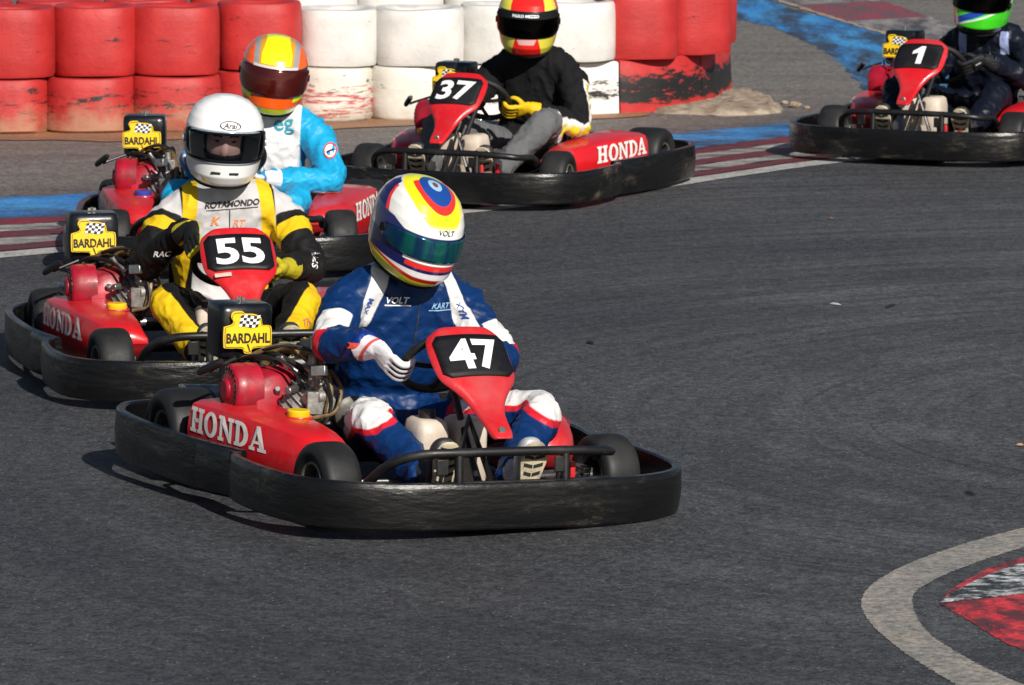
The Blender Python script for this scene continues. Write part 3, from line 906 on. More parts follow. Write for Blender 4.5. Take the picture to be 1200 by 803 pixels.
    b = MB().tube([WHEEL_C - WHEEL_N * .03, (PX, .67, .10)], .012, 10)
    b.tube([(-.10, .60, .06), (PX, .56, .33), (.08, .60, .06)], .013, 8)
    build('steering_column', b, M_['black_frame'], k)
    # --- number panel
    prof = [(0.0, .028), (.012, .040), (.05, .043), (.11, .049), (.155, .060), (.20, .086), (.235, .116), (.268, .138), (.33, .143), (.41, .141), (.438, .132), (.452, .114), (P_LEN - .002, .09)]
    rows = []
    for v, hw in prof:
        row = []
        for q in range(13):
            s = q / 12 * 2 - 1
            p = Vector(panel_pt(s * hw, v))
            if abs(s) > .95:
                p = p - Vector((0, P_N.y, P_N.z)) * .014
            row.append(tuple(p))
        rows.append(row)
    top = [tuple(Vector(p) - Vector((0, P_N.y, P_N.z)) * .03 + Vector((0, 0, .002))) for p in rows[-1]]
    rows.append(top)
    m = MB().loft(rows, cap=False, closed=False)
    pn = build('number_panel', m, M_['red'], k, angle=180)
    so = pn.modifiers.new('solid', 'SOLIDIFY'); so.thickness = .008; so.offset = -1
    so2 = pn.modifiers.new('sub', 'SUBSURF'); so2.levels = 1; so2.render_levels = 2
    rows = []
    for q in range(9):
        v = .256 + .170 * q / 8
        hw = .122
        if q in (0, 8): hw = .106
        if q == 0: hw = .100
        rows.append([panel_pt((j / 10 * 2 - 1) * hw, v, .004) for j in range(11)])
    pl = build('number_plate', MB().loft(rows, cap=False, closed=False), M_['plate'], pn, angle=180)
    so = pl.modifiers.new('solid', 'SOLIDIFY'); so.thickness = .004; so.offset = 0
    b = MB().lathe([(0, .006), (.010, .006), (.013, .003), (.013, 0), (0, 0)], 'y', (0, 0, 0), 14, closed=False)
    q0 = Vector(panel_pt(0, .035))
    mm = [(q0.x + p[0], q0.y + p[1] + .002, q0.z + p[2]) for p in b.v]
    b.v = mm
    build('panel_bolt', b, M_['steel'], pn)
    # --- pedals
    for x, mt in ((-.235, 'black_frame'), (.175, 'black_frame')):
        b = MB().tube([(x, .80, .07), (x, .835, .20)], .007, 8).box((x, .838, .22), (.04, .010, .05))
        build('pedal', b, M_[mt], k, bevel=.003)
    b = MB().box((.20, .78, .155), (.016, .02, .11)).box((.265, .74, .165), (.018, .02, .09))
    build('brake_reservoir', b, M_['red'], k, bevel=.004)
    return k

def crom_2d(ol):
    return [(p.x, p.y) for p in crom([(a, b, 0) for a, b in ol], 3, closed=True)]

WHEEL_C = Vector((.0, .325, .478))
WHEEL_R = .148
WHEEL_N = Vector((0, -.70, .71)).normalized()      # towards the driver
WHEEL_UP = Vector((0, .71, .70)).normalized()

def number_on(panel, s):
    if s == '1':
        t = [(-.012, -.062), (.018, -.062), (.018, .062), (-.004, .062), (-.012, .030), (-.042, .022), (-.042, .042), (-.018, .048)]
        t = [(-.012, -.062), (.018, -.062), (.018, .030), (-.012, .030), (.018, .062), (-.004, .062), (-.044, .026), (-.044, .006), (-.012, .016)]
        tf = [(0, 1, 2, 3), (3, 2, 4, 5), (3, 5, 6, 7, 8)]
        sx = 1.0
        t = [(x + .012, y) for x, y in t]
    else:
        t, tf, tw = text2d(s, .126, .030)
        sx = .090 / (tw / 2)
    m = MB().add([panel_pt(x * sx, .341 + y, .0095) for x, y in t], tf)
    return build('number', m, M_['number_white'], panel, smooth=False)

# ------------------------------------------------------------------ drivers
def eval_mesh(o):
    bpy.context.view_layer.update()
    dg = bpy.context.evaluated_depsgraph_get()
    return bpy.data.meshes.new_from_object(o.evaluated_get(dg), depsgraph=dg)

def remeshed(mb, voxel, smooth_iter, factor=0.5):
    """one continuous skin over overlapping closed forms"""
    bm = bmesh.new()
    bv = [bm.verts.new(p) for p in mb.v]
    for f in mb.f:
        try: bm.faces.new([bv[i] for i in f])
        except ValueError: pass
    bmesh.ops.recalc_face_normals(bm, faces=bm.faces)
    me = bpy.data.meshes.new('tmp'); bm.to_mesh(me); bm.free()
    o = link('tmp', me)
    r = o.modifiers.new('r', 'REMESH'); r.mode = 'VOXEL'; r.voxel_size = voxel
    s = o.modifiers.new('s', 'SMOOTH'); s.factor = factor; s.iterations = smooth_iter
    out = eval_mesh(o)
    bpy.data.objects.remove(o); bpy.data.meshes.remove(me)
    return out

def coords(me):
    a = np.empty(len(me.vertices) * 3); me.vertices.foreach_get('co', a)
    return a.reshape(-1, 3)

def normals(me):
    a = np.empty(len(me.vertices) * 3); me.vertices.foreach_get('normal', a)
    return a.reshape(-1, 3)

def seg_param(P, pts):
    """distance and running parameter (0..n) of points P against a polyline"""
    best = np.full(len(P), 1e9); tt = np.zeros(len(P))
    for i in range(len(pts) - 1):
        a = np.array(pts[i]); b = np.array(pts[i + 1]); ab = b - a
        t = np.clip(((P - a) @ ab) / (ab @ ab), 0, 1)
        d = np.linalg.norm(P - (a + t[:, None] * ab), axis=1)
        m = d < best
        best[m] = d[m]; tt[m] = i + t[m]
    return best, tt

def set_attr(me, name, val):
    at = me.attributes.new(name, 'FLOAT', 'POINT')
    at.data.foreach_set('value', np.ascontiguousarray(val, dtype=np.float32))

def band(t, a, b):
    return np.minimum(t - a, b - t) * 0.28

def torso_mb(mb, J):
    pel, wst, cst, nk, hd = [Vector(J[q]) for q in ('pelvis', 'waist', 'chest', 'neck', 'head')]
    sl, sr = Vector(J['shL']), Vector(J['shR'])
    ax_s = (sl - sr).normalized()
    spine = crom([pel + Vector((0, .02, -.07)), pel, wst, cst, nk - (nk - cst) * .18, nk], 4)
    w = [.12, .18, .175, .200, .175, .085]
    d = [.09, .135, .130, .135, .100, .075]
    N = len(spine); rings = []
    bulk = J.get('bulk', 1.0)
    for i, p in enumerate(spine):
        f = i / (N - 1) * 5
        hw = np.interp(f, range(6), w) * bulk; hd_ = np.interp(f, range(6), d) * bulk
        t = (spine[min(i + 1, N - 1)] - spine[max(i - 1, 0)]).normalized()
        ax = Vector((1, 0, 0)).lerp(ax_s, min(1, f / 4)).normalized()
        ax = (ax - t * ax.dot(t)).normalized()
        fw = ax.cross(t) * -1
        if fw.y < 0: fw = -fw
        ring = []
        for q in range(22):
            a = 2 * math.pi * q / 22
            c, s = math.cos(a), math.sin(a)
            c = math.copysign(abs(c) ** .8, c); s = math.copysign(abs(s) ** .8, s)
            ring.append(p + ax * (hw * c) + fw * (hd_ * s))
        rings.append(ring)
    mb.loft(rings)
    # trapezius, shoulder yoke
    mb.tube([sr, (sr + nk) / 2 + Vector((0, 0, .015)), nk + Vector((0, 0, -.01)), (sl + nk) / 2 + Vector((0, 0, .015)), sl], [.075, .085, .085, .085, .075], 14)
    mb.tube([nk + Vector((0, 0, -.05)), nk, nk.lerp(hd, .5), hd], [.085, .072, .066, .066], 14)
    ball(mb, hd, (.080, .098, .112))

def ball(mb, c, r, nu=16, nv=10):
    rings = []
    for i in range(1, nv):
        a = math.pi * i / nv
        rings.append([(c[0] + r[0] * math.sin(a) * math.cos(2 * math.pi * q / nu), c[1] + r[1] * math.sin(a) * math.sin(2 * math.pi * q / nu), c[2] - r[2] * math.cos(a)) for q in range(nu)])
    mb.loft(rings)

def wrinkle(me, J, arms, legs, amp):
    P = coords(me); Nn = normals(me)
    disp = np.zeros(len(P))
    sd = J['seed']
    dt = {}
    for pl, w in ((arms[0], 1), (arms[1], 1), (legs[0], 1), (legs[1], 1)):
        d, t = seg_param(P, pl)
        dt[id(pl)] = (d, t)
    for i, p in enumerate(P):
        q = Vector(p) * 7.0 + Vector((sd, sd * 2.3, 0))
        w = noise.noise_vector(q * .6)
        r1 = 1 - abs(noise.noise(Vector((p[0] * 9, p[1] * 9, p[2] * 5)) + w * 1.1 + Vector((sd, 0, 0))))
        r2 = 1 - abs(noise.noise(Vector((p[0] * 17, p[1] * 17, p[2] * 12)) + w * 1.6 + Vector((0, sd, 0))))
        r3 = 1 - abs(noise.noise(Vector((p[0] * 30, p[1] * 26, p[2] * 20)) + w * 2.2 + Vector((sd, sd, 3))))
        disp[i] = (r1 ** 5 - .3) * .009 + (r2 ** 5 - .3) * .0065 + (r3 ** 5 - .3) * .0035
    for pl, lim in ((arms[0], .12), (arms[1], .12), (legs[0], .14), (legs[1], .14)):
        d, t = dt[id(pl)]
        m = np.clip((lim - d) / .04, 0, 1)
        k = np.exp(-((t - 1.0) / .30) ** 2) + .8 * np.exp(-((t - 1.9) / .22) ** 2) + .5 * np.exp(-((t - .15) / .2) ** 2)
        ph = np.array([noise.noise(Vector(p) * 6 + Vector((sd, 5, 0))) for p in P])
        disp += m * k * (.0045 if lim < .13 else .002) * np.sin(t * 38 + ph * 16) * (.5 + ph)
    hd = np.array(J['head'])
    keep = np.clip((np.linalg.norm(P - hd, axis=1) - .13) / .08, 0, 1)
    P2 = P + Nn * (disp * keep * amp)[:, None]
    me.vertices.foreach_set('co', P2.ravel())
    me.update()

def make_body(J, zones, base, fabric, amp=1.0):
    """whole clothed figure as one continuous mesh, coloured by zones"""
    mb = MB()
    torso_mb(mb, J)
    arms = []; legs = []
    for s in 'RL':
        sh, el, wr = Vector(J['sh' + s]), Vector(J['el' + s]), Vector(J['wr' + s])
        pts = crom([sh, sh.lerp(el, .5) + Vector((0, 0, .004)), el, el.lerp(wr, .5), wr], 4)
        rad = list(np.interp(np.linspace(0, 4, len(pts)), range(5), [.080, .070, .060, .054, .042]))
        mb.tube(pts, rad, 16)
        arms.append([sh, el, wr])
        hp, kn, an = Vector(J['hip' + s]), Vector(J['kn' + s]), Vector(J['an' + s])
        pts = crom([hp, hp.lerp(kn, .5), kn, kn.lerp(an, .5) + Vector((0, -.012, 0)), an], 4)
        rad = list(np.interp(np.linspace(0, 4, len(pts)), range(5), [.100, .086, .066, .064, .054]))
        mb.tube(pts, rad, 16)
        legs.append([hp, kn, an])
    me = remeshed(mb, .0095, 6)
    wrinkle(me, J, arms, legs, amp)
    P = coords(me)
    E = {'x': P[:, 0], 'u': P[:, 1], 'z': P[:, 2], 'P': P}
    spine = [J['pelvis'], J['waist'], J['chest'], J['neck']]
    dT, tT = seg_param(P, spine)
    dd = [dT - .155]
    for key, pl, rad in (('aR', arms[0], .062), ('aL', arms[1], .062), ('lR', legs[0], .085), ('lL', legs[1], .085)):
        d, t = seg_param(P, pl)
        E['t' + key] = t; E['d' + key] = d
        dd.append(d - rad)
    own = np.argmin(np.array(dd), axis=0)
    for q, key in enumerate(('torso', 'aR', 'aL', 'lR', 'lL')):
        # signed: positive where this limb is nearest
        others = np.min(np.array([dd[r] for r in range(5) if r != q]), axis=0)
        E[key] = (others - dd[q]) * .5
    E['tT'] = tT
    dn = np.linalg.norm(P - np.array(J['head']), axis=1)
    nkz = np.array(J['neck'])[2]
    layers = []
    for i, (c, fn) in enumerate(zones):
        set_attr(me, 'zone%d' % i, fn(E)); layers.append(('zone%d' % i, c))
    set_attr(me, 'zone_neck', np.minimum(.145 - dn, P[:, 2] - nkz - .0)); layers.append(('zone_neck', (.012, .012, .013)))
    me.vertices.foreach_set('co', np.stack([P[:, 0], -P[:, 1], P[:, 2]], 1).ravel())
    me.flip_normals()
    me.update()
    me.polygons.foreach_set('use_smooth', [True] * len(me.polygons))
    m = layered('suit_' + J['name'], base, layers, w=.002, **fabric)
    me.materials.clear(); me.materials.append(m)
    me.name = 'person'
    o = link('person', me)
    return o

def on_surface(o, s, centre, right, up, size, material, name='lettering', bold=.015, shear=0, lift=.004, polys=None):
    """flat print pressed onto a mesh; everything in (x, u, z)"""
    me = o.data
    bvh = BVHTree.FromPolygons([v.co.copy() for v in me.vertices], [tuple(p.vertices) for p in me.polygons])
    fl = lambda v: Vector((v[0], -v[1], v[2]))
    c = fl(centre); r = fl(right).normalized(); u_ = fl(up); u_ = (u_ - r * u_.dot(r)).normalized()
    n = r.cross(u_)
    if polys is None:
        t, tf, tw = text2d(s, size, bold, shear)
    else:
        t, tf = polys
    vs = []
    for x, y in t:
        p = c + r * x + u_ * y
        hit = bvh.ray_cast(p + n * .35, -n)
        q = hit[0] + n * lift if hit[0] is not None else p
        vs.append(q)
    # drop stray points onto the common depth
    dep = sorted((q - c).dot(n) for q in vs)
    md = dep[len(dep) // 2]
    vs = [q if abs((q - c).dot(n) - md) < .06 else q + n * (md - (q - c).dot(n)) for q in vs]
    m = MB().add(vs, tf)
    return build(name, m, material, o, smooth=False, flip=False)

def disc(rx, ry, n=24, hole=0.0):
    if hole:
        vs = []; fs = []
        for k in range(n):
            a = 2 * math.pi * k / n
            vs += [(rx * math.cos(a), ry * math.sin(a)), (rx * hole * math.cos(a), ry * hole * math.sin(a))]
        for k in range(n):
            k2 = (k + 1) % n
            fs.append((2 * k, 2 * k2, 2 * k2 + 1, 2 * k + 1))
        return vs, fs
    vs = [(rx * math.cos(2 * math.pi * k / n), ry * math.sin(2 * math.pi * k / n)) for k in range(n)] + [(0, 0)]
    return vs, [(k, (k + 1) % n, n) for k in range(n)]

def quad_grid(w, h, nx=6, ny=3, skew=0.0):
    vs = [((i / nx - .5) * w + skew * (j / ny - .5) * h, (j / ny - .5) * h) for j in range(ny + 1) for i in range(nx + 1)]
    fs = [(j * (nx + 1) + i, j * (nx + 1) + i + 1, (j + 1) * (nx + 1) + i + 1, (j + 1) * (nx + 1) + i) for j in range(ny) for i in range(nx)]
    return vs, fs

# --- helmet: horizontal sections (height, half width, front reach, back reach)
HS = 1.11
H_SEC = [(-.146, .094, .128, .098), (-.132, .108, .150, .112), (-.105, .120, .168, .128), (-.06, .128, .172, .146), (-.02, .132, .166, .156), (.02, .1325, .156, .161),
         (.05, .130, .142, .158), (.08, .120, .122, .146), (.105, .104, .098, .126), (.125, .081, .072, .098), (.138, .054, .045, .066), (.146, .022, .018, .026), (.1475, .0005, .0005, .0005)]
_hz = np.array([q[0] for q in H_SEC]) * HS

def helmet_pt(az, z, off=0.0):
    """az from straight ahead (radians, + to the wearer's left), z height -> (x, f, z)"""
    hw = np.interp(z, _hz, [q[1] for q in H_SEC]) * HS
    ff = np.interp(z, _hz, [q[2] for q in H_SEC]) * HS
    bb = np.interp(z, _hz, [q[3] for q in H_SEC]) * HS
    s, c = np.sin(az), np.cos(az)
    e = .92
    x = hw * np.sign(s) * np.abs(s) ** e
    f = np.where(c > 0, ff, bb) * np.sign(c) * np.abs(c) ** e
    # cheek rim rises a little at the nape
    zz = z + np.where(z < -.08, (1 - c) * .5 * .022 * np.clip((-.08 - z) / .07, 0, 1), 0)
    r = np.stack([x, f, zz], -1)
    if np.any(off):
        n = np.stack([x / np.maximum(hw, .01) ** 2, f / np.maximum(np.where(c > 0, ff, bb), .01) ** 2, z / .15 ** 2 * np.ones_like(x)], -1)
        n /= np.linalg.norm(n, axis=-1, keepdims=True) + 1e-9
        r = r + n * np.asarray(off)[..., None] if np.ndim(off) else r + n * off
    return r

AP_AZ, AP_LO, AP_HI = R(74), -.052, .046        # eye opening

def z_levels():
    z = np.linspace(-.146 * HS, .1475 * HS, 200)
    # denser near the crown, where the profile turns flat
    t = np.linspace(0, 1, 120)
    return (-.146 + (.2935) * (1 - (1 - t) ** 1.6 * 1.0)) * HS

def make_helmet(parent, J, base, zones, gloss, visor_mat, head_rot, visor_hi=.056, visor_lo=-.060, AP_LO=-.052, AP_HI=.046):
    nA = 180
    zs = np.unique(np.concatenate([z_levels(), np.linspace(AP_LO, AP_HI, 28)]))
    azs = np.linspace(-math.pi, math.pi, nA, endpoint=False)
    A, Z = np.meshgrid(azs, zs)
    V = helmet_pt(A.ravel(), Z.ravel())
    nz = len(zs)
    faces = []
    for i in range(nz - 1):
        zc = (zs[i] + zs[i + 1]) / 2
        for q in range(nA):
            q2 = (q + 1) % nA
            ac = azs[q] + math.pi / nA
            lim = AP_AZ * (1 - .10 * ((zc + .003) / .05) ** 4)
            if abs(ac) < lim and AP_LO < zc < AP_HI - .010 * (ac / AP_AZ) ** 2:
                continue
            faces.append((i * nA + q, i * nA + q2, (i + 1) * nA + q2, (i + 1) * nA + q))
    me = bpy.data.meshes.new('helmet')
    me.from_pydata([(p[0], -p[1], p[2]) for p in V], [], faces)
    me.validate()
    bm = bmesh.new(); bm.from_mesh(me)
    bmesh.ops.recalc_face_normals(bm, faces=bm.faces)
    bm.to_mesh(me); bm.free()
    me.polygons.foreach_set('use_smooth', [True] * len(me.polygons))
    E = {'az': np.degrees(A.ravel()), 'a': np.abs(np.degrees(A.ravel())), 'z': Z.ravel(), 'x': V[:, 0], 'f': V[:, 1]}
    layers = []
    for i, (c, fn) in enumerate(zones):
        set_attr(me, 'zone%d' % i, fn(E)); layers.append(('zone%d' % i, c))
    me.materials.append(layered('helmet_' + J['name'], base, layers, w=.0013, **gloss))
    o = link('helmet', me, parent)
    so = o.modifiers.new('solid', 'SOLIDIFY'); so.thickness = .010; so.offset = -1
    hd = J['head']
    yaw, pit, rol = head_rot
    o.matrix_local = Matrix.Translation((hd[0], -hd[1], hd[2] + .0)) @ (Matrix.Rotation(R(yaw), 4, 'Z') @ Matrix.Rotation(R(pit), 4, 'X') @ Matrix.Rotation(R(rol), 4, 'Y'))
    # visor
    na, nz2 = 48, 12
    rows = []
    for j in range(nz2 + 1):
        row = []
        for i in range(na + 1):
            t = i / na * 2 - 1
            a = t * R(84)
            w = 1 - .45 * abs(t) ** 5
            zm = (visor_hi + visor_lo) / 2
            z = zm + ((j / nz2) - .5) * (visor_hi - visor_lo) * w
            p = helmet_pt(np.array([a]), np.array([z]), .005)[0]
            row.append(tuple(p))
        rows.append(row)
    v = build('visor', MB().loft(rows, cap=False, closed=False), visor_mat, o, angle=180)
    so = v.modifiers.new('solid', 'SOLIDIFY'); so.thickness = .003; so.offset = 1
    # gasket round the eye opening, visor pivots, rim trim
    ring = []
    for i in range(41):
        a = (i / 40 * 2 - 1) * AP_AZ
        ring.append(tuple(helmet_pt(np.array([a]), np.array([AP_HI - .010 * (a / AP_AZ) ** 2]), .002)[0]))
    for i in range(41):
        a = (1 - i / 40 * 2) * AP_AZ
        ring.append(tuple(helmet_pt(np.array([a]), np.array([AP_LO]), .002)[0]))
    build('gasket', MB().tube(ring, .005, 8, closed=True), M_['lining'], o)
    for s in (-1, 1):
        pv = MB()
        p = helmet_pt(np.array([s * R(84)]), np.array([-.004]), .004)[0]
        pv.lathe([(0, 0), (.016, 0), (.015, s * .008), (0, s * .009)], 'x', tuple(p), 16, closed=False)
        build('visor_pivot', pv, M_['lining'] if J['name'] != 'white' else M_['shoe_silver'], o)
    rim = [tuple(helmet_pt(np.array([a]), np.array([-.146 * HS]), .001)[0]) for a in np.linspace(-math.pi, math.pi, 60, endpoint=False)]
    build('rim_trim', MB().tube(rim, .006, 8, closed=True), M_['lining'], o)
    # padding seen inside, and the face
    return o

def make_face(helmet):
    b = MB()
    rings = []
    n = 28
    for i in range(15):
        zz = -.085 + i * .011
        ring = []
        for q in range(n):
            a = 2 * math.pi * q / n
            w = .070 * math.sqrt(max(.05, 1 - (zz / .13) ** 2)); d = .088 * math.sqrt(max(.05, 1 - (zz / .135) ** 2))
            x = w * math.sin(a); f = d * math.cos(a)
            if math.cos(a) > .3:
                nose = math.exp(-(x / .011) ** 2) * (.004 + .026 * max(0, min(1, (.02 - zz) / .055))) * (1 if -.05 < zz < .03 else .2)
                eye = -.011 * math.exp(-((abs(x) - .030) / .016) ** 2 - ((zz - .004) / .011) ** 2)
                brow = .006 * math.exp(-((abs(x) - .030) / .024) ** 2 - ((zz - .026) / .008) ** 2)
                f += nose + eye + brow
            ring.append((x, f + .020, zz))
        rings.append(ring)
    fc = build('face', b.loft(rings), M_['skin'], helmet, angle=180)
    e = MB()
    for s in (-1, 1):
        ball(e, (s * .030, .090, .004), (.011, .008, .0045), 12, 8)
        e.tube([(s * .014, .108, .024), (s * .030, .109, .029), (s * .046, .101, .026)], .0032, 6)
    build('eyes_and_brows', e, M_['eye'], fc)
    bal = MB()
    ringsb = []
    for i in range(12):
        a = math.pi * i / 11
    # hood: dark cloth round the face, open at the eyes
    top = []
    for zz0, zz1 in ((-.13, -.048), (.046, .12)):
        rg = []
        for i in range(7):
            zz = zz0 + (zz1 - zz0) * i / 6
            w = .082 * math.sqrt(max(.03, 1 - (zz / .135) ** 2)); d = .100 * math.sqrt(max(.03, 1 - (zz / .14) ** 2))
            rg.append([(w * math.sin(2 * math.pi * q / 24), d * math.cos(2 * math.pi * q / 24) + .022, zz) for q in range(24)])
        bal.loft(rg)
    build('hood', bal, M_['lining'], helmet, angle=180)
    return fc

# --- gloves: palm and five fingers closed on the rim of the wheel
def rim_frame(deg):
    a = R(deg)
    ro = Vector((1, 0, 0)) * math.cos(a) + WHEEL_UP * math.sin(a)
    return WHEEL_C + ro * WHEEL_R, ro, (Vector((1, 0, 0)) * -math.sin(a) + WHEEL_UP * math.cos(a))

def hand_frame(deg, el):
    p, ro, tn = rim_frame(deg)
    d = (Vector(el) - p)
    d = (d - tn * d.dot(tn)).normalized()
    d = (d * .75 + WHEEL_N * .35).normalized()
    r2 = tn.cross(d)
    if r2.dot(ro) < 0: r2 = -r2
    return p, r2.normalized(), tn, d

def wrist_of(deg, el):
    p, ro, tn, N = hand_frame(deg, el)
    w = p + ro * .030 + N * .105
    return w + (Vector(el) - w).normalized() * .035

def make_glove(parent, deg, thumb_sign, J, base, zones, side):
    p, ro, tn, N = hand_frame(deg, J['el' + side])
    mb = MB()
    # palm against the rim on the driver's side
    k0 = p + ro * .040 + N * .022
    rings = []
    for f, wd, th in ((0, .045, .016), (.35, .048, .021), (.7, .042, .024), (1.0, .033, .027)):
        c = k0.lerp(p + ro * .034 + N * .095, f)
        ax = (p + ro * .034 + N * .095 - k0).normalized()
        nn = ax.cross(tn).normalized()
        rings.append([c + tn * (wd * math.cos(t)) + nn * (th * math.sin(t)) for t in [2 * math.pi * q / 14 for q in range(14)]])
    mb.loft(rings)
    lens = [1.0, 1.08, 1.02, .84]
    gw = .0235
    for i in range(4):
        off = tn * ((1.5 - i) * gw * thumb_sign)
        base_p = k0 + off
        r = .0245
        ch = [base_p + ro * -.004, p + off + ro * .034 + N * .004, p + off + ro * .027 - N * .018, p + off + ro * .006 - N * .028, p + off - ro * .017 * lens[i] - N * .021, p + off - ro * .026 * lens[i] - N * .004]
        pts = crom(ch, 3)
        rad = list(np.interp(np.linspace(0, 5, len(pts)), range(6), [.0128, .0128, .0122, .0116, .0108, .009]))
        mb.tube(pts, rad, 10)
    tb = tn * (.030 * thumb_sign)
    pts = crom([p + ro * .034 + N * .062 + tb * .5, p + ro * .012 + N * .048 + tb * 1.25, p - ro * .008 + N * .030 + tb * 1.5, p - ro * .022 + N * .012 + tb * 1.2], 3)
    mb.tube(pts, list(np.linspace(.015, .0095, len(pts))), 10)
    # cuff
    w0 = p + ro * .034 + N * .088; w1 = Vector(J['el' + side])
    dr = (w1 - w0).normalized()
    mb.tube([w0, w0 + dr * .03, w0 + dr * .085], [.030, .037, .048], 14)
    me = remeshed(mb, .0042, 3)
    P = coords(me)
    E = {'P': P, 'n': (P - np.array(p)) @ np.array(N), 'r': (P - np.array(p)) @ np.array(ro), 't': (P - np.array(p)) @ np.array(tn) * thumb_sign}
    layers = []
    for i, (c, fn) in enumerate(zones):
        set_attr(me, 'zone%d' % i, fn(E)); layers.append(('zone%d' % i, c))
    me.vertices.foreach_set('co', np.stack([P[:, 0], -P[:, 1], P[:, 2]], 1).ravel())
    me.flip_normals(); me.update()
    me.polygons.foreach_set('use_smooth', [True] * len(me.polygons))
    me.materials.clear(); me.materials.append(layered('glove_' + J['name'] + side, base, layers, rough=.6, w=.001, bump=.3, bscale=150))
    return link('glove', me, parent)

def make_shoe(parent, J, side, upper):
    an = Vector(J['an' + side])
    x = an.x
    fx = x
    heel = Vector((fx, an.y + .075, .075)); toe = Vector((fx, an.y + .155, .29))
    up = (toe - heel).normalized(); nn = Vector((0, up.z, -up.y))   # sole faces forward
    Ls = (toe - heel).length
    prof = [(0.0, .020), (.04, .033), (.2, .036), (.45, .034), (.7, .045), (.88, .040), (.97, .026), (1.0, .012)]
    ol = [(w, f * Ls) for f, w in prof] + [(-w, f * Ls) for f, w in reversed(prof)]
    fn = lambda a, b, d: tuple(heel + Vector((a, 0, 0)) + up * b + nn * d)
    rings = []
    for d, s in ((.0, 1.0), (-.03, 1.02), (-.055, .9), (-.075, .62)):
        rings.append([fn(a * s, Ls * .45 + (b - Ls * .45) * (s if d < -.04 else 1), d) for a, b in ol])
    mb = MB().loft(rings)
    mb.tube([heel + up * .07 - nn * .03, an + Vector((0, -.01, .02)), an + (Vector(J['kn' + side]) - an) * .18], [.042, .047, .05], 14)
    sh = build('shoe', mb, upper, parent, angle=60, subsurf=1)
    so = build('sole', MB().prism(ol, fn, .001, .014), M_['sole'], sh, angle=30)
    tr = MB()
    for q in range(7):
        b0 = .02 + q * .030
        wv = float(np.interp(b0 / Ls, [f for f, w in prof], [w for f, w in prof])) * .8
        for sgn in (-1, 1):
            tr.loft([[fn(sgn * .002, b0, d), fn(sgn * .002, b0 + .011, d), fn(sgn * wv, b0 + .019, d), fn(sgn * wv, b0 + .008, d)] for d in (.0135, .0165)])
    build('tread', tr, M_['tread'], sh, smooth=False)
    return sh

# ------------------------------------------------------------------ ground and painted markings
G_LINE_LO = [(-2.465, 24.719), (-2.255, 24.876), (-1.721, 25.327), (-1.168, 25.794), (-0.596, 26.313), (-0.121, 26.743), (0.412, 27.339), (0.798, 27.843), (1.109, 28.284), (1.566, 28.866), (2.031, 29.296), (2.696, 29.828), (3.6, 30.4), (5, 31)]
G_LINE_HI = [(-2.489, 24.972), (-2.275, 25.1), (-1.734, 25.525), (-1.177, 25.999), (-0.6, 26.526), (-0.122, 26.927), (0.416, 27.57), (0.806, 28.122), (1.118, 28.53), (1.5, 29.03), (2.049, 29.56), (2.721, 30.102), (3.6, 30.65), (5, 31.25)]
G_BLUE_LO = [(-2.614, 26.242), (-2.392, 26.419), (-2.159, 26.49), (-1.7, 26.85), (-0.836, 27.725), (-0.4, 28.2), (0.0, 28.613), (0.527, 29.122), (0.892, 29.604), (1.2, 30.0), (1.55, 30.45), (1.95, 30.95), (2.4, 31.5), (3.2, 32.3)]
G_BLUE_HI = [(-2.707, 27.188), (-2.474, 27.339), (-2.233, 27.416), (-1.8, 27.72), (-0.865, 28.697), (-0.4, 29.15), (0.0, 29.56), (0.453, 30.056), (0.873, 30.522), (1.158, 30.76), (1.543, 31.15), (1.85, 31.65), (1.98, 32.2), (2.05, 32.9)]
FAR_BLUE_L = [(1.25, 40.5), (1.518, 38.571), (1.712, 37.979), (1.858, 36.916), (1.97, 35.91), (2.032, 34.651), (2.055, 33.476), (2.053, 32.645), (1.99, 32.0)]
FAR_BLUE_R = [(1.61, 42.913), (1.845, 40.297), (2.001, 39.181), (2.291, 38.125), (2.51, 37.124), (2.684, 36.44), (2.81, 35.27), (2.82, 33.9), (2.9, 32.6)]
INNER_O = [(2.4, 18.4), (1.95, 18.08), (1.708, 17.831), (1.616, 17.717), (1.495, 17.556), (1.373, 17.366), (1.252, 17.15), (1.161, 16.955), (1.092, 16.763), (1.045, 16.576), (1.022, 16.406), (1.019, 16.24), (1.031, 16.037), (1.061, 15.813), (1.099, 15.595), (1.149, 15.37), (1.202, 15.152), (1.272, 14.881), (1.5, 14.3)]
INNER_I = [(2.3, 18.0), (1.90, 17.70), (1.674, 17.476), (1.583, 17.351), (1.492, 17.212), (1.402, 17.059), (1.31, 16.88), (1.248, 16.734), (1.201, 16.604), (1.176, 16.462), (1.167, 16.295), (1.171, 16.077), (1.19, 15.865), (1.221, 15.71), (1.266, 15.519), (1.322, 15.333), (1.387, 15.152), (1.461, 14.951), (1.68, 14.4)]
KERB_LO = [(1.60, 41.9), (1.845, 40.297), (2.102, 38.874), (2.369, 37.547), (2.583, 36.575), (2.753, 35.91), (2.85, 34.958), (2.9, 33.9)]
KERB_HI = [(2.2, 42.4), (2.46, 40.963), (2.728, 39.494), (2.921, 38.125), (3.091, 37.405), (3.243, 36.575), (3.33, 35.27), (3.38, 34.1)]

def resample(pts, n):
    P = crom([(a, b, 0) for a, b in pts], 8)
    d = [0.0]
    for i in range(1, len(P)):
        d.append(d[-1] + (P[i] - P[i - 1]).length)
    t = np.linspace(0, d[-1], n)
    return np.stack([np.interp(t, d, [p.x for p in P]), np.interp(t, d, [p.y for p in P])], 1)

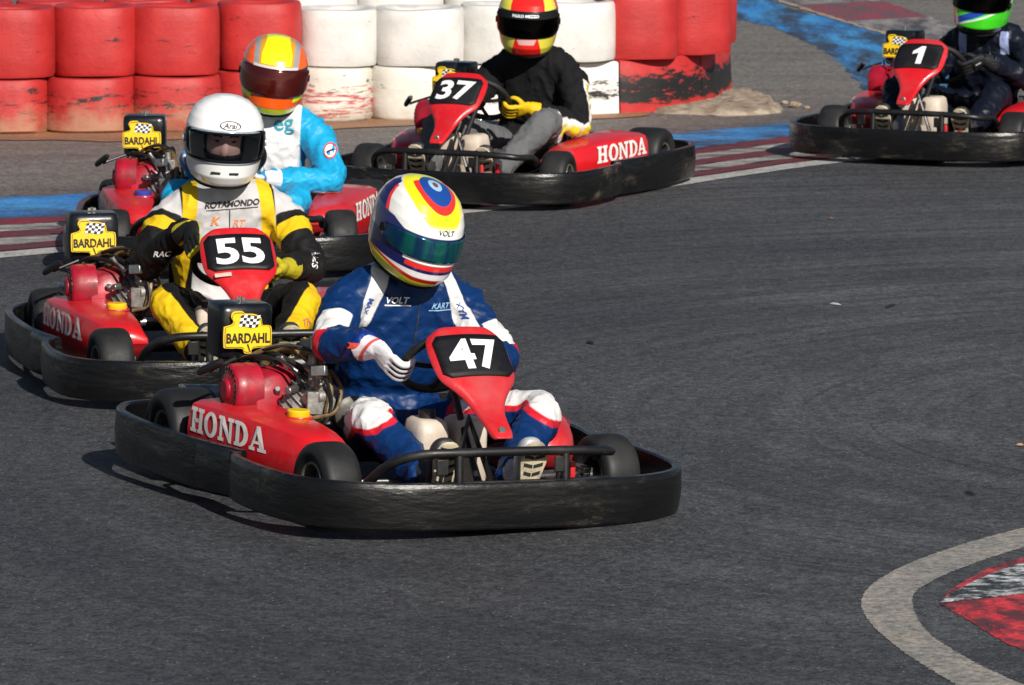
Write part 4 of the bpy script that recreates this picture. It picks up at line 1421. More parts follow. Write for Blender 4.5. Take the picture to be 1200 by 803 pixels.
def strip(name, lo, hi, z, material, f0=0.0, f1=1.0, n=60, rag=0.012, s0=0.0, s1=1.0, seed=0):
    a = resample(lo, n); b = resample(hi, n)
    vs = []; fs = []
    i0, i1 = int(s0 * (n - 1)), int(s1 * (n - 1))
    for i in range(i0, i1 + 1):
        for f, sd in ((f0, 1), (f1, 2)):
            j = noise.noise(Vector((i * .55, seed + sd * 9.1, 0))) * rag
            p = a[i] + (b[i] - a[i]) * f
            dirv = (b[i] - a[i]) / (np.linalg.norm(b[i] - a[i]) + 1e-9)
            p = p + dirv * j
            vs.append((p[0], p[1], z))
    for i in range(i1 - i0):
        fs.append((2 * i, 2 * i + 2, 2 * i + 3, 2 * i + 1))
    o = build(name, MB().add(vs, fs), material, flip=False, smooth=False)
    if o.data.polygons[0].normal.z < 0:
        o.data.flip_normals()
    return tag(o, kind='structure')

M_['asphalt'] = asphalt_mat()
gv = [(-150, -60, 0), (150, -60, 0), (150, 400, 0), (-150, 400, 0)]
tag(build('asphalt_track', MB().add(gv, [(0, 1, 2, 3)]), M_['asphalt'], flip=False, smooth=False), kind='structure')

p_white = paint_mat('worn_white_line', (0.42, 0.41, 0.39), 0.28, sc=9)
p_tan = paint_mat('worn_tan_line', (0.36, 0.32, 0.27), 0.36, (0.13, 0.12, 0.115), sc=22, c2=(0.25, 0.24, 0.225))
p_kred = paint_mat('worn_kerb_red', (0.30, 0.020, 0.035), 0.56, (0.055, 0.030, 0.034), stretch=(0.5, 2.2, 1), sc=4)
p_kdark = paint_mat('worn_kerb_dark_red', (0.17, 0.022, 0.032), 0.48, (0.06, 0.035, 0.038), stretch=(0.5, 2.2, 1), sc=4)
p_kwhite = paint_mat('worn_kerb_white', (0.44, 0.43, 0.41), 0.55, (0.11, 0.10, 0.10), stretch=(0.5, 2.2, 1), sc=5)
p_blue = paint_mat('worn_blue', (0.028, 0.18, 0.48), 0.48, (0.032, 0.050, 0.085), stretch=(0.55, 0.8, 1), sc=3.0, c2=(0.05, 0.28, 0.60), edge=.10)
p_bred = paint_mat('apex_red', (0.62, 0.030, 0.045), 0.54, (0.10, 0.030, 0.034), stretch=(1.6, 1.0, 1), sc=7, c2=(0.70, 0.06, 0.07), edge=.08)
p_bwhite = paint_mat('apex_white', (0.60, 0.61, 0.62), 0.52, (0.030, 0.034, 0.038), stretch=(1.2, 1.6, 1), sc=9, edge=.07)

strip('edge_line', G_LINE_LO, G_LINE_HI, .003, p_white, n=90)
for i, (f0, f1, m_) in enumerate(((.03, .20, p_kdark), (.20, .40, p_kwhite), (.40, .60, p_kdark), (.60, .80, p_kwhite), (.80, 1.0, p_kred))):
    strip('kerb_stripe', G_LINE_HI, G_BLUE_LO, .003, m_, f0, f1, n=90, rag=.03, seed=i * 3.3)
strip('blue_run_off_band', G_BLUE_LO, G_BLUE_HI, .0035, p_blue, n=90, rag=.06)
p_blue_far = paint_mat('worn_blue_far', (0.028, 0.18, 0.48), 0.50, (0.032, 0.050, 0.085), stretch=(1.4, 0.28, 1), sc=3.0, c2=(0.05, 0.28, 0.60), edge=.08)
strip('blue_run_off_band', FAR_BLUE_L, FAR_BLUE_R, .0025, p_blue_far, n=90, rag=.16, seed=4)
def kerb_block(s0, s1, m_, sd):
    strip('far_kerb_block', KERB_LO, KERB_HI, .004, m_, .06, 1.0, n=90, rag=.05, s0=s0, s1=s1, seed=sd)
p_kerb_grey = paint_mat('far_kerb_grey', (0.36, 0.33, 0.32), 0.55, (0.06, 0.055, 0.06), stretch=(1.4, .3, 1), sc=3)
p_kerb_red = paint_mat('far_kerb_red', (0.32, 0.035, 0.055), 0.56, (0.12, 0.075, 0.085), stretch=(1.2, .35, 1), sc=3)
kerb_block(0.0, .12, p_kerb_red, 1); kerb_block(.12, .27, p_kerb_grey, 2); kerb_block(.27, .46, p_kerb_red, 3); kerb_block(.46, .74, p_kerb_grey, 4); kerb_block(.74, .92, p_kerb_red, 5); kerb_block(.92, 1.0, p_kerb_grey, 6)
strip('far_kerb_edge', KERB_LO, KERB_HI, .0055, paint_mat('sandy_edge', (0.40, 0.30, 0.22), 0.35, (0.16, 0.13, 0.11), sc=6), 0.0, .07, n=90, rag=.04)
strip('inner_line', INNER_O, INNER_I, .0018, p_tan, n=520, rag=.012)

# apex kerb paint inside the line: a low painted hump
def apex_kerb():
    out = resample([(1.250, 16.378), (1.30, 16.60), (1.384, 16.836), (1.478, 17.044), (1.60, 17.19), (1.95, 17.45), (2.4, 17.8)], 240)
    mid = resample([(1.250, 16.378), (1.33, 16.43), (1.41, 16.47), (1.49, 16.52), (1.70, 16.66), (2.05, 16.9), (2.5, 17.2)], 240)
    inn = resample([(1.250, 16.378), (1.295, 16.185), (1.34, 15.984), (1.384, 15.787), (1.45, 15.60), (1.58, 15.2), (1.85, 14.6)], 240)
    def sheet(nm, a, b, f0, f1, z, m_, rag, sd):
        vs = []; fs = []
        K = 6
        for i in range(240):
            for q in range(K + 1):
                f = f0 + (f1 - f0) * q / K
                p = a[i] + (b[i] - a[i]) * f
                j = rag * noise.noise(Vector((i * 1.7, sd + q, 0))) if q in (0, K) else 0
                hump = .0015 * math.sin(math.pi * min(1, max(0, f))) * min(1, i / 48)
                vs.append((p[0] + j, p[1] + j * 1.5, z + hump))
        for i in range(239):
            for q in range(K):
                fs.append((i * (K + 1) + q, (i + 1) * (K + 1) + q, (i + 1) * (K + 1) + q + 1, i * (K + 1) + q + 1))
        o = build(nm, MB().add(vs, fs), m_, flip=False)
        if o.data.polygons[0].normal.z < 0: o.data.flip_normals()
        tag(o, kind='structure')
    sheet('apex_kerb_red', out, inn, 0.0, 1.0, .0018, p_bred, .010, 1)
    sheet('apex_kerb_white', out, mid, 0.14, 1.0, .0045, p_bwhite, .02, 7)
apex_kerb()

# earth along the foot of the barrier
def blob_patch(name, pts, z, material, n=160, rag=.06, sd=0.0):
    P = crom([(a, b, 0) for a, b in pts], 12, closed=True)
    vs = []
    for i, p in enumerate(P):
        j = noise.noise(Vector((p.x * 5 + sd, p.y * 5, 0))) * rag
        vs.append((p.x + j, p.y + j, z))
    o = build(name, MB().add(vs, [tuple(range(len(vs)))]), material, flip=False, smooth=False)
    if o.data.polygons[0].normal.z < 0: o.data.flip_normals()
    return tag(o, kind='structure')
m_dirt = paint_mat('sandy_earth', (0.34, 0.165, 0.080), 0.30, (0.17, 0.115, 0.085), sc=5, c2=(0.24, 0.14, 0.085))
blob_patch('earth_verge', [(-3.6, 30.0), (-3.0, 30.10), (-2.70, 30.14), (-2.4, 30.12), (-2.05, 30.08), (-1.6, 30.28), (-1.24, 30.55), (-.8, 30.85), (-.3, 31.05), (.2, 31.25), (.7, 31.48), (.7, 31.95), (0, 31.9), (-1, 31.7), (-2, 31.2), (-3.6, 30.9)], .005, m_dirt, sd=3)

# ------------------------------------------------------------------ tyre barrier
reds = [barrier_paint('barrier_red_%d' % i, (0.41, 0.016, 0.015), 0.48, .08, .22, 1.15, seed=i * 2.1) for i in range(3)]
red_up = [barrier_paint('barrier_red_upper_%d' % i, (0.43, 0.017, 0.016), 0.22, .40, .6, 0.1, seed=5 + i * 2.7) for i in range(3)]
white_up = [barrier_paint('barrier_white_upper_%d' % i, (0.64, 0.62, 0.59), 0.12, .36, .58, 0.1, seed=9 + i * 2.3) for i in range(3)]
white_dirty = barrier_paint('barrier_white_dirty', (0.62, 0.59, 0.52), 0.42, .16, .26, 0.75, seed=2.2, second=(0.42, 0.06, 0.06))
white_lo = barrier_paint('barrier_white_lower', (0.66, 0.63, 0.56), 0.22, .08, .24, 0.7, seed=7.7)
white_belt = barrier_paint('belt_white', (0.68, 0.66, 0.62), 0.62, .09, .19, 0.35, seed=4.4)
red_belt = barrier_paint('belt_red', (0.43, 0.017, 0.016), 0.95, .06, .21, 0.2, seed=1.3)
red_belt2 = barrier_paint('belt_red_end', (0.43, 0.017, 0.016), 0.98, .05, .20, 0.2, seed=6.1)

def ring_pt(a, r, wx, wy, p=2.7):
    c, s = math.cos(a), math.sin(a)
    return (wx * r * math.copysign(abs(c) ** (2 / p), c), wy * r * math.copysign(abs(s) ** (2 / p), s))

def tyre_drum(w, d, h, flare=0.0, hole=True, sd=0.0):
    """a painted tyre lying flat: squashed plan, bulged side wall, open middle"""
    prof = [(.60, .02), (.80, .0), (.96, .004), (.99 + flare, .022), (1.0 + flare * .7, h * .3), (1.004 + flare * .3, h * .55), (.998, h * .8), (.982, h - .020), (.945, h - .004), (.80, h), (.60, h - .02), (.56, h - .05), (.56, .05)]
    n = 40
    vs = []; fs = []
    m = len(prof)
    for q in range(n):
        a = 2 * math.pi * q / n
        for r, z in prof:
            x, y = ring_pt(a, r, w / 2, d / 2)
            j = noise.noise(Vector((x * 4 + sd, y * 4, z * 5))) * .012
            vs.append((x * (1 + j), y * (1 + j), z + j * .6))
    for q in range(n):
        q2 = (q + 1) % n
        for i in range(m):
            j = (i + 1) % m
            fs.append((q * m + i, q * m + j, q2 * m + j, q2 * m + i))
    return MB().add(vs, fs)

def put_drum(name, x, yf, z, w, d, h, material, label, cat, group, rz=0.0, flare=0.0, sd=0.0):
    o = build(name, tyre_drum(w, d, h, flare, sd=sd), material, flip=False, angle=50)
    o.location = (x, yf + d / 2, z)
    o.rotation_euler = (0, 0, rz)
    return tag(o, label, cat, group)

UP = [(-3.14, 30.48, .45, .36, 'r', 'red painted tyre on the upper row, cut off by the left edge of the picture'),
      (-2.705, 30.47, .46, .375, 'r', 'leftmost full red painted tyre on the upper row of the barrier'),
      (-2.262, 30.60, .45, .375, 'r', 'red painted upper tyre above the left driver\'s engine box, second from the left edge'),
      (-1.835, 30.66, .475, .37, 'r', 'red painted upper tyre directly left of the orange helmet'),
      (-1.390, 30.98, .46, .37, 'r', 'red painted upper tyre behind the orange helmet, next to the first white tyre'),
      (-.965, 31.22, .44, .315, 'w', 'white painted upper tyre just right of the orange helmet'),
      (-.515, 31.25, .49, .315, 'w', 'white painted upper tyre above the 37 kart\'s yellow sign side'),
      (-.035, 31.36, .50, .325, 'w', 'white painted upper tyre partly hidden behind the red and yellow helmet'),
      (.345, 31.52, .46, .335, 'w', 'white painted upper tyre just right of the red and yellow helmet'),
      (.700, 31.68, .44, .40, 'r', 'red painted upper tyre right after the white ones'),
      (1.000, 32.00, .42, .42, 'r', 'red painted upper tyre second from the right end of the barrier'),
      (1.045, 32.70, .42, .42, 'r', 'red painted upper tyre at the right end of the barrier')]
for i, (x, yf, w, h, c, lab) in enumerate(UP):
    put_drum('barrier_tyre', x, yf, .298, w + .012, .50, h, (red_up if c == 'r' else white_up)[i % 3], lab, 'tyre', 'upper row of the tyre barrier', sd=i * 3.3, rz=(0 if i < 9 else (.2, .5, 1.0)[i - 9]))
BACK = [(-2.98, 31.02, .45, .37, 'r', 'red painted tyre in the back row behind the leftmost upper tyres'),
        (-2.50, 31.10, .46, .37, 'r', 'red painted tyre in the back row, second from the left'),
        (-2.03, 31.18, .46, .37, 'r', 'red painted tyre in the back row behind the tyres left of the orange helmet'),
        (-1.56, 31.42, .46, .37, 'r', 'red painted tyre in the back row above the orange helmet'),
        (-1.10, 31.70, .46, .36, 'w', 'white painted tyre in the back row just right of the red ones'),
        (-.63, 31.80, .48, .36, 'w', 'white painted tyre in the back row left of the red and yellow helmet'),
        (-.14, 31.90, .48, .36, 'w', 'white painted tyre in the back row hidden behind the red and yellow helmet'),
        (.34, 32.05, .46, .36, 'w', 'white painted tyre in the back row next to the red end of the barrier')]
for i, (x, yf, w, h, c, lab) in enumerate(BACK):
    put_drum('barrier_tyre', x, yf, -.004, w + .012, .50, .30, (reds if c == 'r' else [white_lo] * 3)[i % 3], lab.replace('tyre in the back row', 'lower back-row tyre').replace('painted ', ''), 'tyre', 'back row of the tyre barrier', sd=i * 2.3 + 40)
    put_drum('barrier_tyre', x, yf, .298, w + .012, .50, h, (red_up if c == 'r' else white_up)[(i + 1) % 3], lab, 'tyre', 'back row of the tyre barrier', sd=i * 4.3 + 20)
LO = [(-3.16, 30.46, .46, 'r', 'red painted tyre on the lower row, cut off by the left edge of the picture'),
      (-2.735, 30.45, .45, 'r', 'leftmost lower red painted tyre with dark scuffs and earth on it'),
      (-2.288, 30.50, .475, 'r', 'lower red painted tyre with flared foot above the black engine box'),
      (-1.828, 30.58, .475, 'r', 'lower red painted tyre left of the orange and white helmets'),
      (-1.395, 30.90, .46, 'r', 'lower red painted tyre mostly hidden behind the orange helmet'),
      (-.990, 31.18, .43, 'd', 'dirty white lower tyre with red paint showing, right of the orange helmet'),
      (-.575, 31.26, .43, 'w', 'scuffed white lower tyre left of the 37 kart')]
for i, (x, yf, w, c, lab) in enumerate(LO):
    put_drum('barrier_tyre', x, yf, -.004, w + .012, .52, .30, {'r': reds[i % 3], 'd': white_dirty, 'w': white_lo}[c], lab, 'tyre', 'lower row of the tyre barrier', flare=.05 if c == 'r' else .02, sd=i * 5.1)

def belt(name, pts, depth, h, material, label):
    P = crom([(a, b, 0) for a, b in pts], 8)
    rings = []
    for i, p in enumerate(P):
        t = (P[min(i + 1, len(P) - 1)] - P[max(i - 1, 0)]).normalized()
        nb = Vector((-t.y, t.x, 0))
        j = noise.noise(Vector((p.x * 6, p.y * 6, 2))) * .008
        f = p + nb * j
        b = f + nb * depth
        rings.append([(f.x - nb.x * .012, f.y - nb.y * .012, .002), (f.x - nb.x * .004, f.y - nb.y * .004, h * .5), (f.x, f.y, h - .01), (f.x + nb.x * .012, f.y + nb.y * .012, h), (b.x, b.y, h), (b.x, b.y, .002)])
    o = build(name, MB().loft(rings), material, flip=False, angle=50)
    return tag(o, label, 'barrier', 'rubber belt round the foot of the barrier')
belt('rubber_belt', [(-.372, 31.30), (-.2, 31.37), (0.0, 31.44), (.3, 31.55), (.594, 31.67)], .36, .292, white_belt, 'white rubber belt panel with black scuffs behind the 37 kart')
belt('rubber_belt', [(.602, 31.674), (.76, 31.76), (.914, 31.90), (1.064, 32.15)], .34, .300, red_belt, 'long red rubber belt panel with big black scuffs, right of the 37 driver')
belt('rubber_belt', [(1.071, 32.164), (1.16, 32.42), (1.235, 32.80), (1.28, 33.25)], .30, .304, red_belt2, 'red rubber belt panel with black scuffs at the right end of the barrier')

# broken concrete slab at the end of the barrier
def slab():
    pts = [(0.80, 31.80), (0.95, 31.68), (1.10, 31.60), (1.25, 31.58), (1.40, 31.66), (1.50, 31.84), (1.49, 32.2), (1.46, 32.6), (1.40, 32.9), (1.33, 33.1), (1.2, 33.0), (1.0, 32.5)]
    P = crom([(a, b, 0) for a, b in pts], 5, closed=True)
    cx, cy = 1.2, 32.2
    rings = []
    for f, z in ((1.05, 0.0), (1.0, .014), (.96, .026), (.7, .030), (.4, .032), (.1, .034)):
        rings.append([(cx + (p.x - cx) * f + noise.noise(Vector((p.x * 9, p.y * 9, z * 30))) * .03, cy + (p.y - cy) * f + noise.noise(Vector((p.x * 9, p.y * 9, z * 30 + 5))) * .04, max(-.003, z + noise.noise(Vector((p.x * 9 * f, p.y * 9 * f, 3))) * .030 * (z > 0))) for p in P])
    m_ = mat('pale_concrete', (0.30, 0.25, 0.19), .85, var=.55, scale=14, dirt=(0.20, 0.12, 0.065), dirt_amt=.9, bump=.8, bscale=40)
    o = build('concrete_slab', MB().loft(rings), m_, flip=False, angle=35)
    tag(o, 'broken pale concrete slab on the ground at the end of the red barrier', 'concrete slab')
    for i, (x, y, s) in enumerate(((1.60, 32.05, .035), (1.66, 31.95, .020), (1.55, 32.25, .022))):
        b = MB()
        ball(b, (0, 0, 0), (s, s * .8, s * .6), 10, 7)
        b.v = [(p[0] * (1 + .3 * noise.noise(Vector(p) * 60 + Vector((i, 0, 0)))), p[1], p[2] * (1 + .3 * noise.noise(Vector(p) * 50))) for p in b.v]
        r_ = build('stone', b, m_, flip=False, angle=25)
        r_.location = (x, y, s * .5)
        tag(r_, ('largest tan stone just right of the concrete slab', 'small tan stone farthest right of the concrete slab', 'tan stone behind the right corner of the concrete slab', 'tan pebble at the front right corner of the concrete slab', 'tiny tan pebble nearest the camera in front of the concrete slab')[i], 'stone', 'stones beside the concrete slab')
slab()

# litter on the track
def litter(name, x, y, sx, sy, rz, c, label, cat, h=.008, group=None):
    b = MB()
    rings = []
    for i in range(7):
        t = i / 6 * 2 - 1
        w = sy * (1 - t * t) ** .5 + .001
        zz = .004 + h * (1 - t * t) * .6
        rings.append([(t * sx, -w, .003), (t * sx, -w * .4, zz), (t * sx, w * .4, zz * 1.1), (t * sx, w, .003)])
    b.loft(rings)
    o = build(name, b, mat('litter_' + name + label[:6], c, .7), flip=False)
    o.location = (x, y, .002); o.rotation_euler = (0, 0, rz)
    tag(o, label, cat, group)
litter('rubber_scrap', .307, 22.067, 0.0136, 0.0310, .3, (.010, .010, .010), 'black rubber scrap lying on the open track right of the driver in blue', 'rubber scrap')
litter('dry_leaf', 1.333, 23.25, 0.0074, 0.0310, .8, (.50, .48, .45), 'small pale leaf lying in the middle of the open track', 'leaf')
litter('rubber_scrap', 1.557, 23.2, 0.0112, 0.0558, -.4, (.010, .010, .010), 'small black rubber scrap beside the pale leaf on the track', 'rubber scrap')
litter('wood_chip', 1.753, 19.42, 0.0136, 0.0124, .1, (.42, .24, .12), 'orange wood chip at the right edge of the track', 'wood chip')
litter('rubber_scrap', 1.499, 18.373, 0.0074, 0.0372, .5, (.010, .010, .010), 'black rubber scrap with a tail near the right edge above the tan line', 'rubber scrap')
litter('dry_leaf', 1.49, 26.42, 0.0074, 0.0186, .5, (.28, .12, .06), 'tiny brown leaf on the far part of the open track', 'leaf')

# ------------------------------------------------------------------ karts and drivers on the track
PLACES = {'47': (-.372, 18.435, 25.3, 2.2, .9), '37': (-.030, 27.70, -22.5, 0), '1': (2.333, 29.70, -23.0, 0), '55': (-1.098, 21.187, 12.3, 0), 'x': (-1.225, 25.013, -0.8, 0)}
def set_place(o, key):
    x, y, a, roll = PLACES[key][:4]
    dive = PLACES[key][4] if len(PLACES[key]) > 4 else 0
    o.matrix_world = Matrix.Translation((x, y, 0)) @ Matrix.Rotation(R(a), 4, 'Z') @ Matrix.Rotation(R(roll), 4, 'Y') @ Matrix.Rotation(R(dive), 4, 'X')

kart0 = make_kart()
KARTS = {'47': kart0}
for key in ('55', 'x', '37', '1'):
    KARTS[key] = copy_tree(kart0)
KLAB = {'47': 'red go-kart number 47 with black wraparound bumper, nearest the camera',
        '55': 'red go-kart number 55 following just behind and left of kart 47',
        'x': 'red go-kart without visible number, driven by the driver in light blue',
        '37': 'red go-kart number 37 turning in front of the white part of the tyre barrier',
        '1': 'red go-kart number 1 at the upper right, cut by the picture edge'}
STEER = {'47': 4, '55': 6, 'x': 8, '37': 6, '1': 4}
for key, o in KARTS.items():
    set_place(o, key)
    tag(o, KLAB[key], 'go-kart', 'rental go-karts on the track')
    for ch in o.children:
        if ch.name.startswith('number_panel') and key != 'x':
            number_on(ch, key)
        if ch.name.startswith('tyre') and ch.get('steer') == 1:
            ch.rotation_euler = (0, 0, R(STEER[key]))
        if ch.name.startswith('side_pod') and key in ('x', '1'):
            for g in ch.children:
                if g.name.startswith('filler_cap'):
                    g.data = g.data.copy(); g.data.materials[0] = M_['cap_blue'] if key == 'x' else M_['red']
for o in bpy.data.objects:
    if 'steer' in o.keys():
        del o['steer']
# a scrap of tape stuck on plate 55
pn55 = [c for c in KARTS['55'].children if c.name.startswith('number_panel')][0]
build('tape_scrap', MB().add([panel_pt(*p, .012) for p in [(-.105, .222), (-.045, .222), (-.045, .238), (-.105, .238)]], [(0, 1, 2, 3)]), mat('tape', (.62, .40, .34), .6), pn55, smooth=False)

def joints(name, seed, head, neck, shR, shL, elR, elL, hR, hL, knR, knL, anR, anL, chest=None, waist=None, hx=.05, bulk=1.0):
    J = {'name': name, 'seed': seed, 'head': head, 'neck': neck, 'shR': shR, 'shL': shL, 'elR': elR, 'elL': elL, 'wrR': wrist_of(hR, elR), 'wrL': wrist_of(hL, elL),
         'knR': knR, 'knL': knL, 'anR': anR, 'anL': anL, 'pelvis': (hx, -.20, .175), 'waist': waist or (hx, -.26, .31), 'chest': chest or ((hx + neck[0]) / 2, -.22, .46),
         'hipR': (hx - .09, -.14, .18), 'hipL': (hx + .09, -.14, .18), 'hR': hR, 'hL': hL, 'bulk': bulk}
    return {q: (tuple(v) if isinstance(v, Vector) else v) for q, v in J.items()}

mn = np.minimum; mx = np.maximum; ab = np.abs
def axis(E, J, limb, i):
    """component i of a point's offset from the limb axis; limb e.g. 'aR'"""
    pts = [J[q + limb[1]] for q in (('sh', 'el', 'wr') if limb[0] == 'a' else ('hip', 'kn', 'an'))]
    return E['P'][:, i] - np.interp(E['t' + limb], [0, 1, 2], [p[i] for p in pts])

WHITE = (.74, .73, .73); REDC = (.60, .015, .03); YEL = (.78, .50, .008); BLACK = (.006, .006, .007)
nylon = dict(rough=.44, bump=.42, bscale=40, var=.10)
cotton = dict(rough=.85, bump=.4, bscale=70, var=.12)

# ---- driver of 47
J47 = joints('blue', 1.0, (.020, .02, .884), (.035, -.09, .680), (-.155, -.13, .615), (.248, -.11, .600), (-.275, .03, .50), (.312, .08, .45), 184, -24,
             (-.245, .30, .288), (.345, .32, .305), (-.185, .62, .15), (.10, .655, .15), chest=(.055, -.18, .46))
def z47(J):
    Z = []
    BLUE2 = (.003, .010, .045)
    for s, sg in (('R', -1), ('L', 1)):
        sh = J['sh' + s]
        Z.append((WHITE, lambda E, sh=sh, sg=sg: mn(mn(.028 - ab(E['x'] - (sh[0] - sg * .045) + sg * (E['z'] - sh[2]) * .35), E['z'] - (sh[2] - .075)), E['u'] - (sh[1] - .07))))
    for s, sg in (('R', -1), ('L', 1)):
        a = 'a' + s
        Z.append((WHITE, lambda E, a=a, s=s, sg=sg: mn(E[a] + .01, mn(band(E['t' + a], .58, 1.02), sg * axis(E, J, a, 0) + .030))))
        Z.append((REDC, lambda E, a=a, s=s: mn(E[a], band(E['t' + a] + axis(E, J, a, 0) * (1.2 if s == 'L' else -1.2), 1.02, 1.09))))
        Z.append(((.004, .03, .20), lambda E, a=a: mn(E[a], band(E['t' + a], 1.80, 3))))
        l = 'l' + s
        f = lambda E, l=l, s=s, sg=sg: mn(mn(band(E['t' + l], .42, 1.30), axis(E, J, l, 2) * .8 + sg * axis(E, J, l, 0) * .45 - .002 - .13 * mx(E['t' + l] - .9, 0)), E[l] + .02)
        Z.append((REDC, lambda E, f=f: f(E) + .016))
        Z.append((WHITE, f))
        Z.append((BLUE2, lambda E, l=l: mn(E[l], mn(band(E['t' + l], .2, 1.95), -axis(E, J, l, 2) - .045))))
    return Z
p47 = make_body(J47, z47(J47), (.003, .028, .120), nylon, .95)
# ---- driver of 55
J55 = joints('white', 3.0, (.036, -.08, .890), (.05, -.15, .662), (-.165, -.16, .575), (.275, -.16, .575), (-.275, .0, .43), (.345, .02, .40), 152, -30,
             (-.240, .30, .318), (.262, .30, .318), (-.165, .62, .155), (.13, .66, .155))
def z55(J):
    Z = []
    xc = .05
    Z.append(((.56, .545, .55), lambda E: mn(E['torso'] + .05, .130 - ab(E['x'] - xc))))
    Z.append((YEL, lambda E: mn(E['torso'] + .05, mn(.027 - ab(ab(E['x'] - xc) - .150 - (.60 - E['z']) * .10), E['z'] - .25))))
    for s, sg in (('R', -1), ('L', 1)):
        a = 'a' + s
        Z.append(((.56, .545, .55), lambda E, a=a, sg=sg: mn(mn(E[a] + .03, sg * (E['x'] - xc) - .178), .26 - E['t' + a])))
        Z.append((BLACK, lambda E, a=a, sg=sg: mn(mn(E[a] + .03, sg * (E['x'] - xc) - .18), mn(E['t' + a] - .12, .40 - E['t' + a]) * .28)))
        Z.append((YEL, lambda E, a=a, sg=sg: mn(mn(E[a] + .03, sg * (E['x'] - xc) - .18), band(E['t' + a], .25, .48))))
        Z.append((BLACK, lambda E, a=a: mn(E[a], band(E['t' + a], .48, 1.7))))
        l = 'l' + s
        Z.append((YEL, lambda E, l=l, sg=sg: mn(mn(E[l], band(E['t' + l], .60, 1.85)), sg * axis(E, J, l, 0) - .016 + (E['t' + l] - 1.1) * .07)))
    Z.append((BLACK, lambda E: mn(E['torso'], mn(ab(E['x'] - xc) - .178 - (.60 - E['z']) * .12, .56 - E['z']))))
    return Z
p55 = make_body(J55, z55(J55), BLACK, dict(rough=.72, bump=.3, bscale=45, var=.10, dirt=.15), .9)
# ---- driver in light blue
JX = joints('cyan', 5.0, (.172, -.10, .806), (.145, -.16, .595), (-.05, -.17, .525), (.355, -.15, .520), (-.14, .0, .36), (.430, .02, .335), 205, -58,
            (-.235, .30, .30), (.29, .30, .28), (-.165, .62, .155), (.13, .66, .155), chest=(.10, -.20, .40))
def zx(J):
    Z = []
    Z.append((WHITE, lambda E: mn(mn(E['torso'] + .05, .145 - ab(E['x'] - .145 + (.6 - E['z']) * .05)), mn(E['z'] - .37, .70 - E['z']))))
    Z.append(((.010, .16, .30), lambda E: mn(mn(E['torso'] + .05, .125 - ab(E['x'] - .13)), mn(E['z'] - .325, .368 - E['z']))))
    for s, sg in (('R', -1), ('L', 1)):
        a = 'a' + s
        Z.append((WHITE, lambda E, a=a: mn(E[a], mn(band(E['t' + a], .8, 1.9), -axis(E, J, a, 2) - .050))))
        Z.append(((.02, .05, .22), lambda E, a=a: mn(E[a], mn(band(E['t' + a], .8, 1.9), -axis(E, J, a, 2) - .058))))
    return Z
px_ = make_body(JX, zx(JX), (.012, .36, .66), nylon, 1.0)
# ---- driver of 37
J37 = joints('jeans', 7.0, (.098, -.05, .842), (.10, -.13, .645), (-.105, -.15, .565), (.295, -.13, .555), (-.20, .0, .42), (.400, .05, .335), 165, -22,
             (-.225, .30, .345), (.335, .30, .370), (-.15, .62, .155), (.20, .62, .155), chest=(.09, -.2, .44))
def z37(J):
    Z = []
    Z.append(((.12, .122, .128), lambda E: mx(mx(E['lR'], E['lL']), .20 - E['z'])))
    for s, sg in (('R', -1), ('L', 1)):
        a = 'a' + s
        f = lambda E, a=a, sg=sg: mn(mn(E[a] + .03, band(E['t' + a], .22, 1.75)), (sg * axis(E, J, a, 0) * .75 - axis(E, J, a, 2) * .65) - .030 + .030 * mx(0, .8 - E['t' + a]))
        Z.append((WHITE, lambda E, f=f: f(E)))
        Z.append((YEL if 0 else (.72, .62, .03), lambda E, f=f: f(E) - .012))
    return Z
p37 = make_body(J37, z37(J37), (.007, .007, .008), cotton, 1.0)
# ---- driver of 1
J1 = joints('dark', 9.0, (.123, -.05, .785), (.12, -.13, .595), (-.08, -.14, .52), (.325, -.13, .53), (-.15, .02, .38), (.42, .03, .37), 205, 0,
            (-.225, .30, .34), (.315, .30, .325), (-.15, .62, .155), (.27, .62, .155), chest=(.10, -.2, .41))
p1 = make_body(J1, [((.30, .36, .62), lambda E: mn(mn(.022 - ab(ab(E['x'] - .122) - .115), E['z'] - .50), mn(E['u'] + .18, .62 - E['z'])))], (.005, .007, .016), nylon, 1.1)

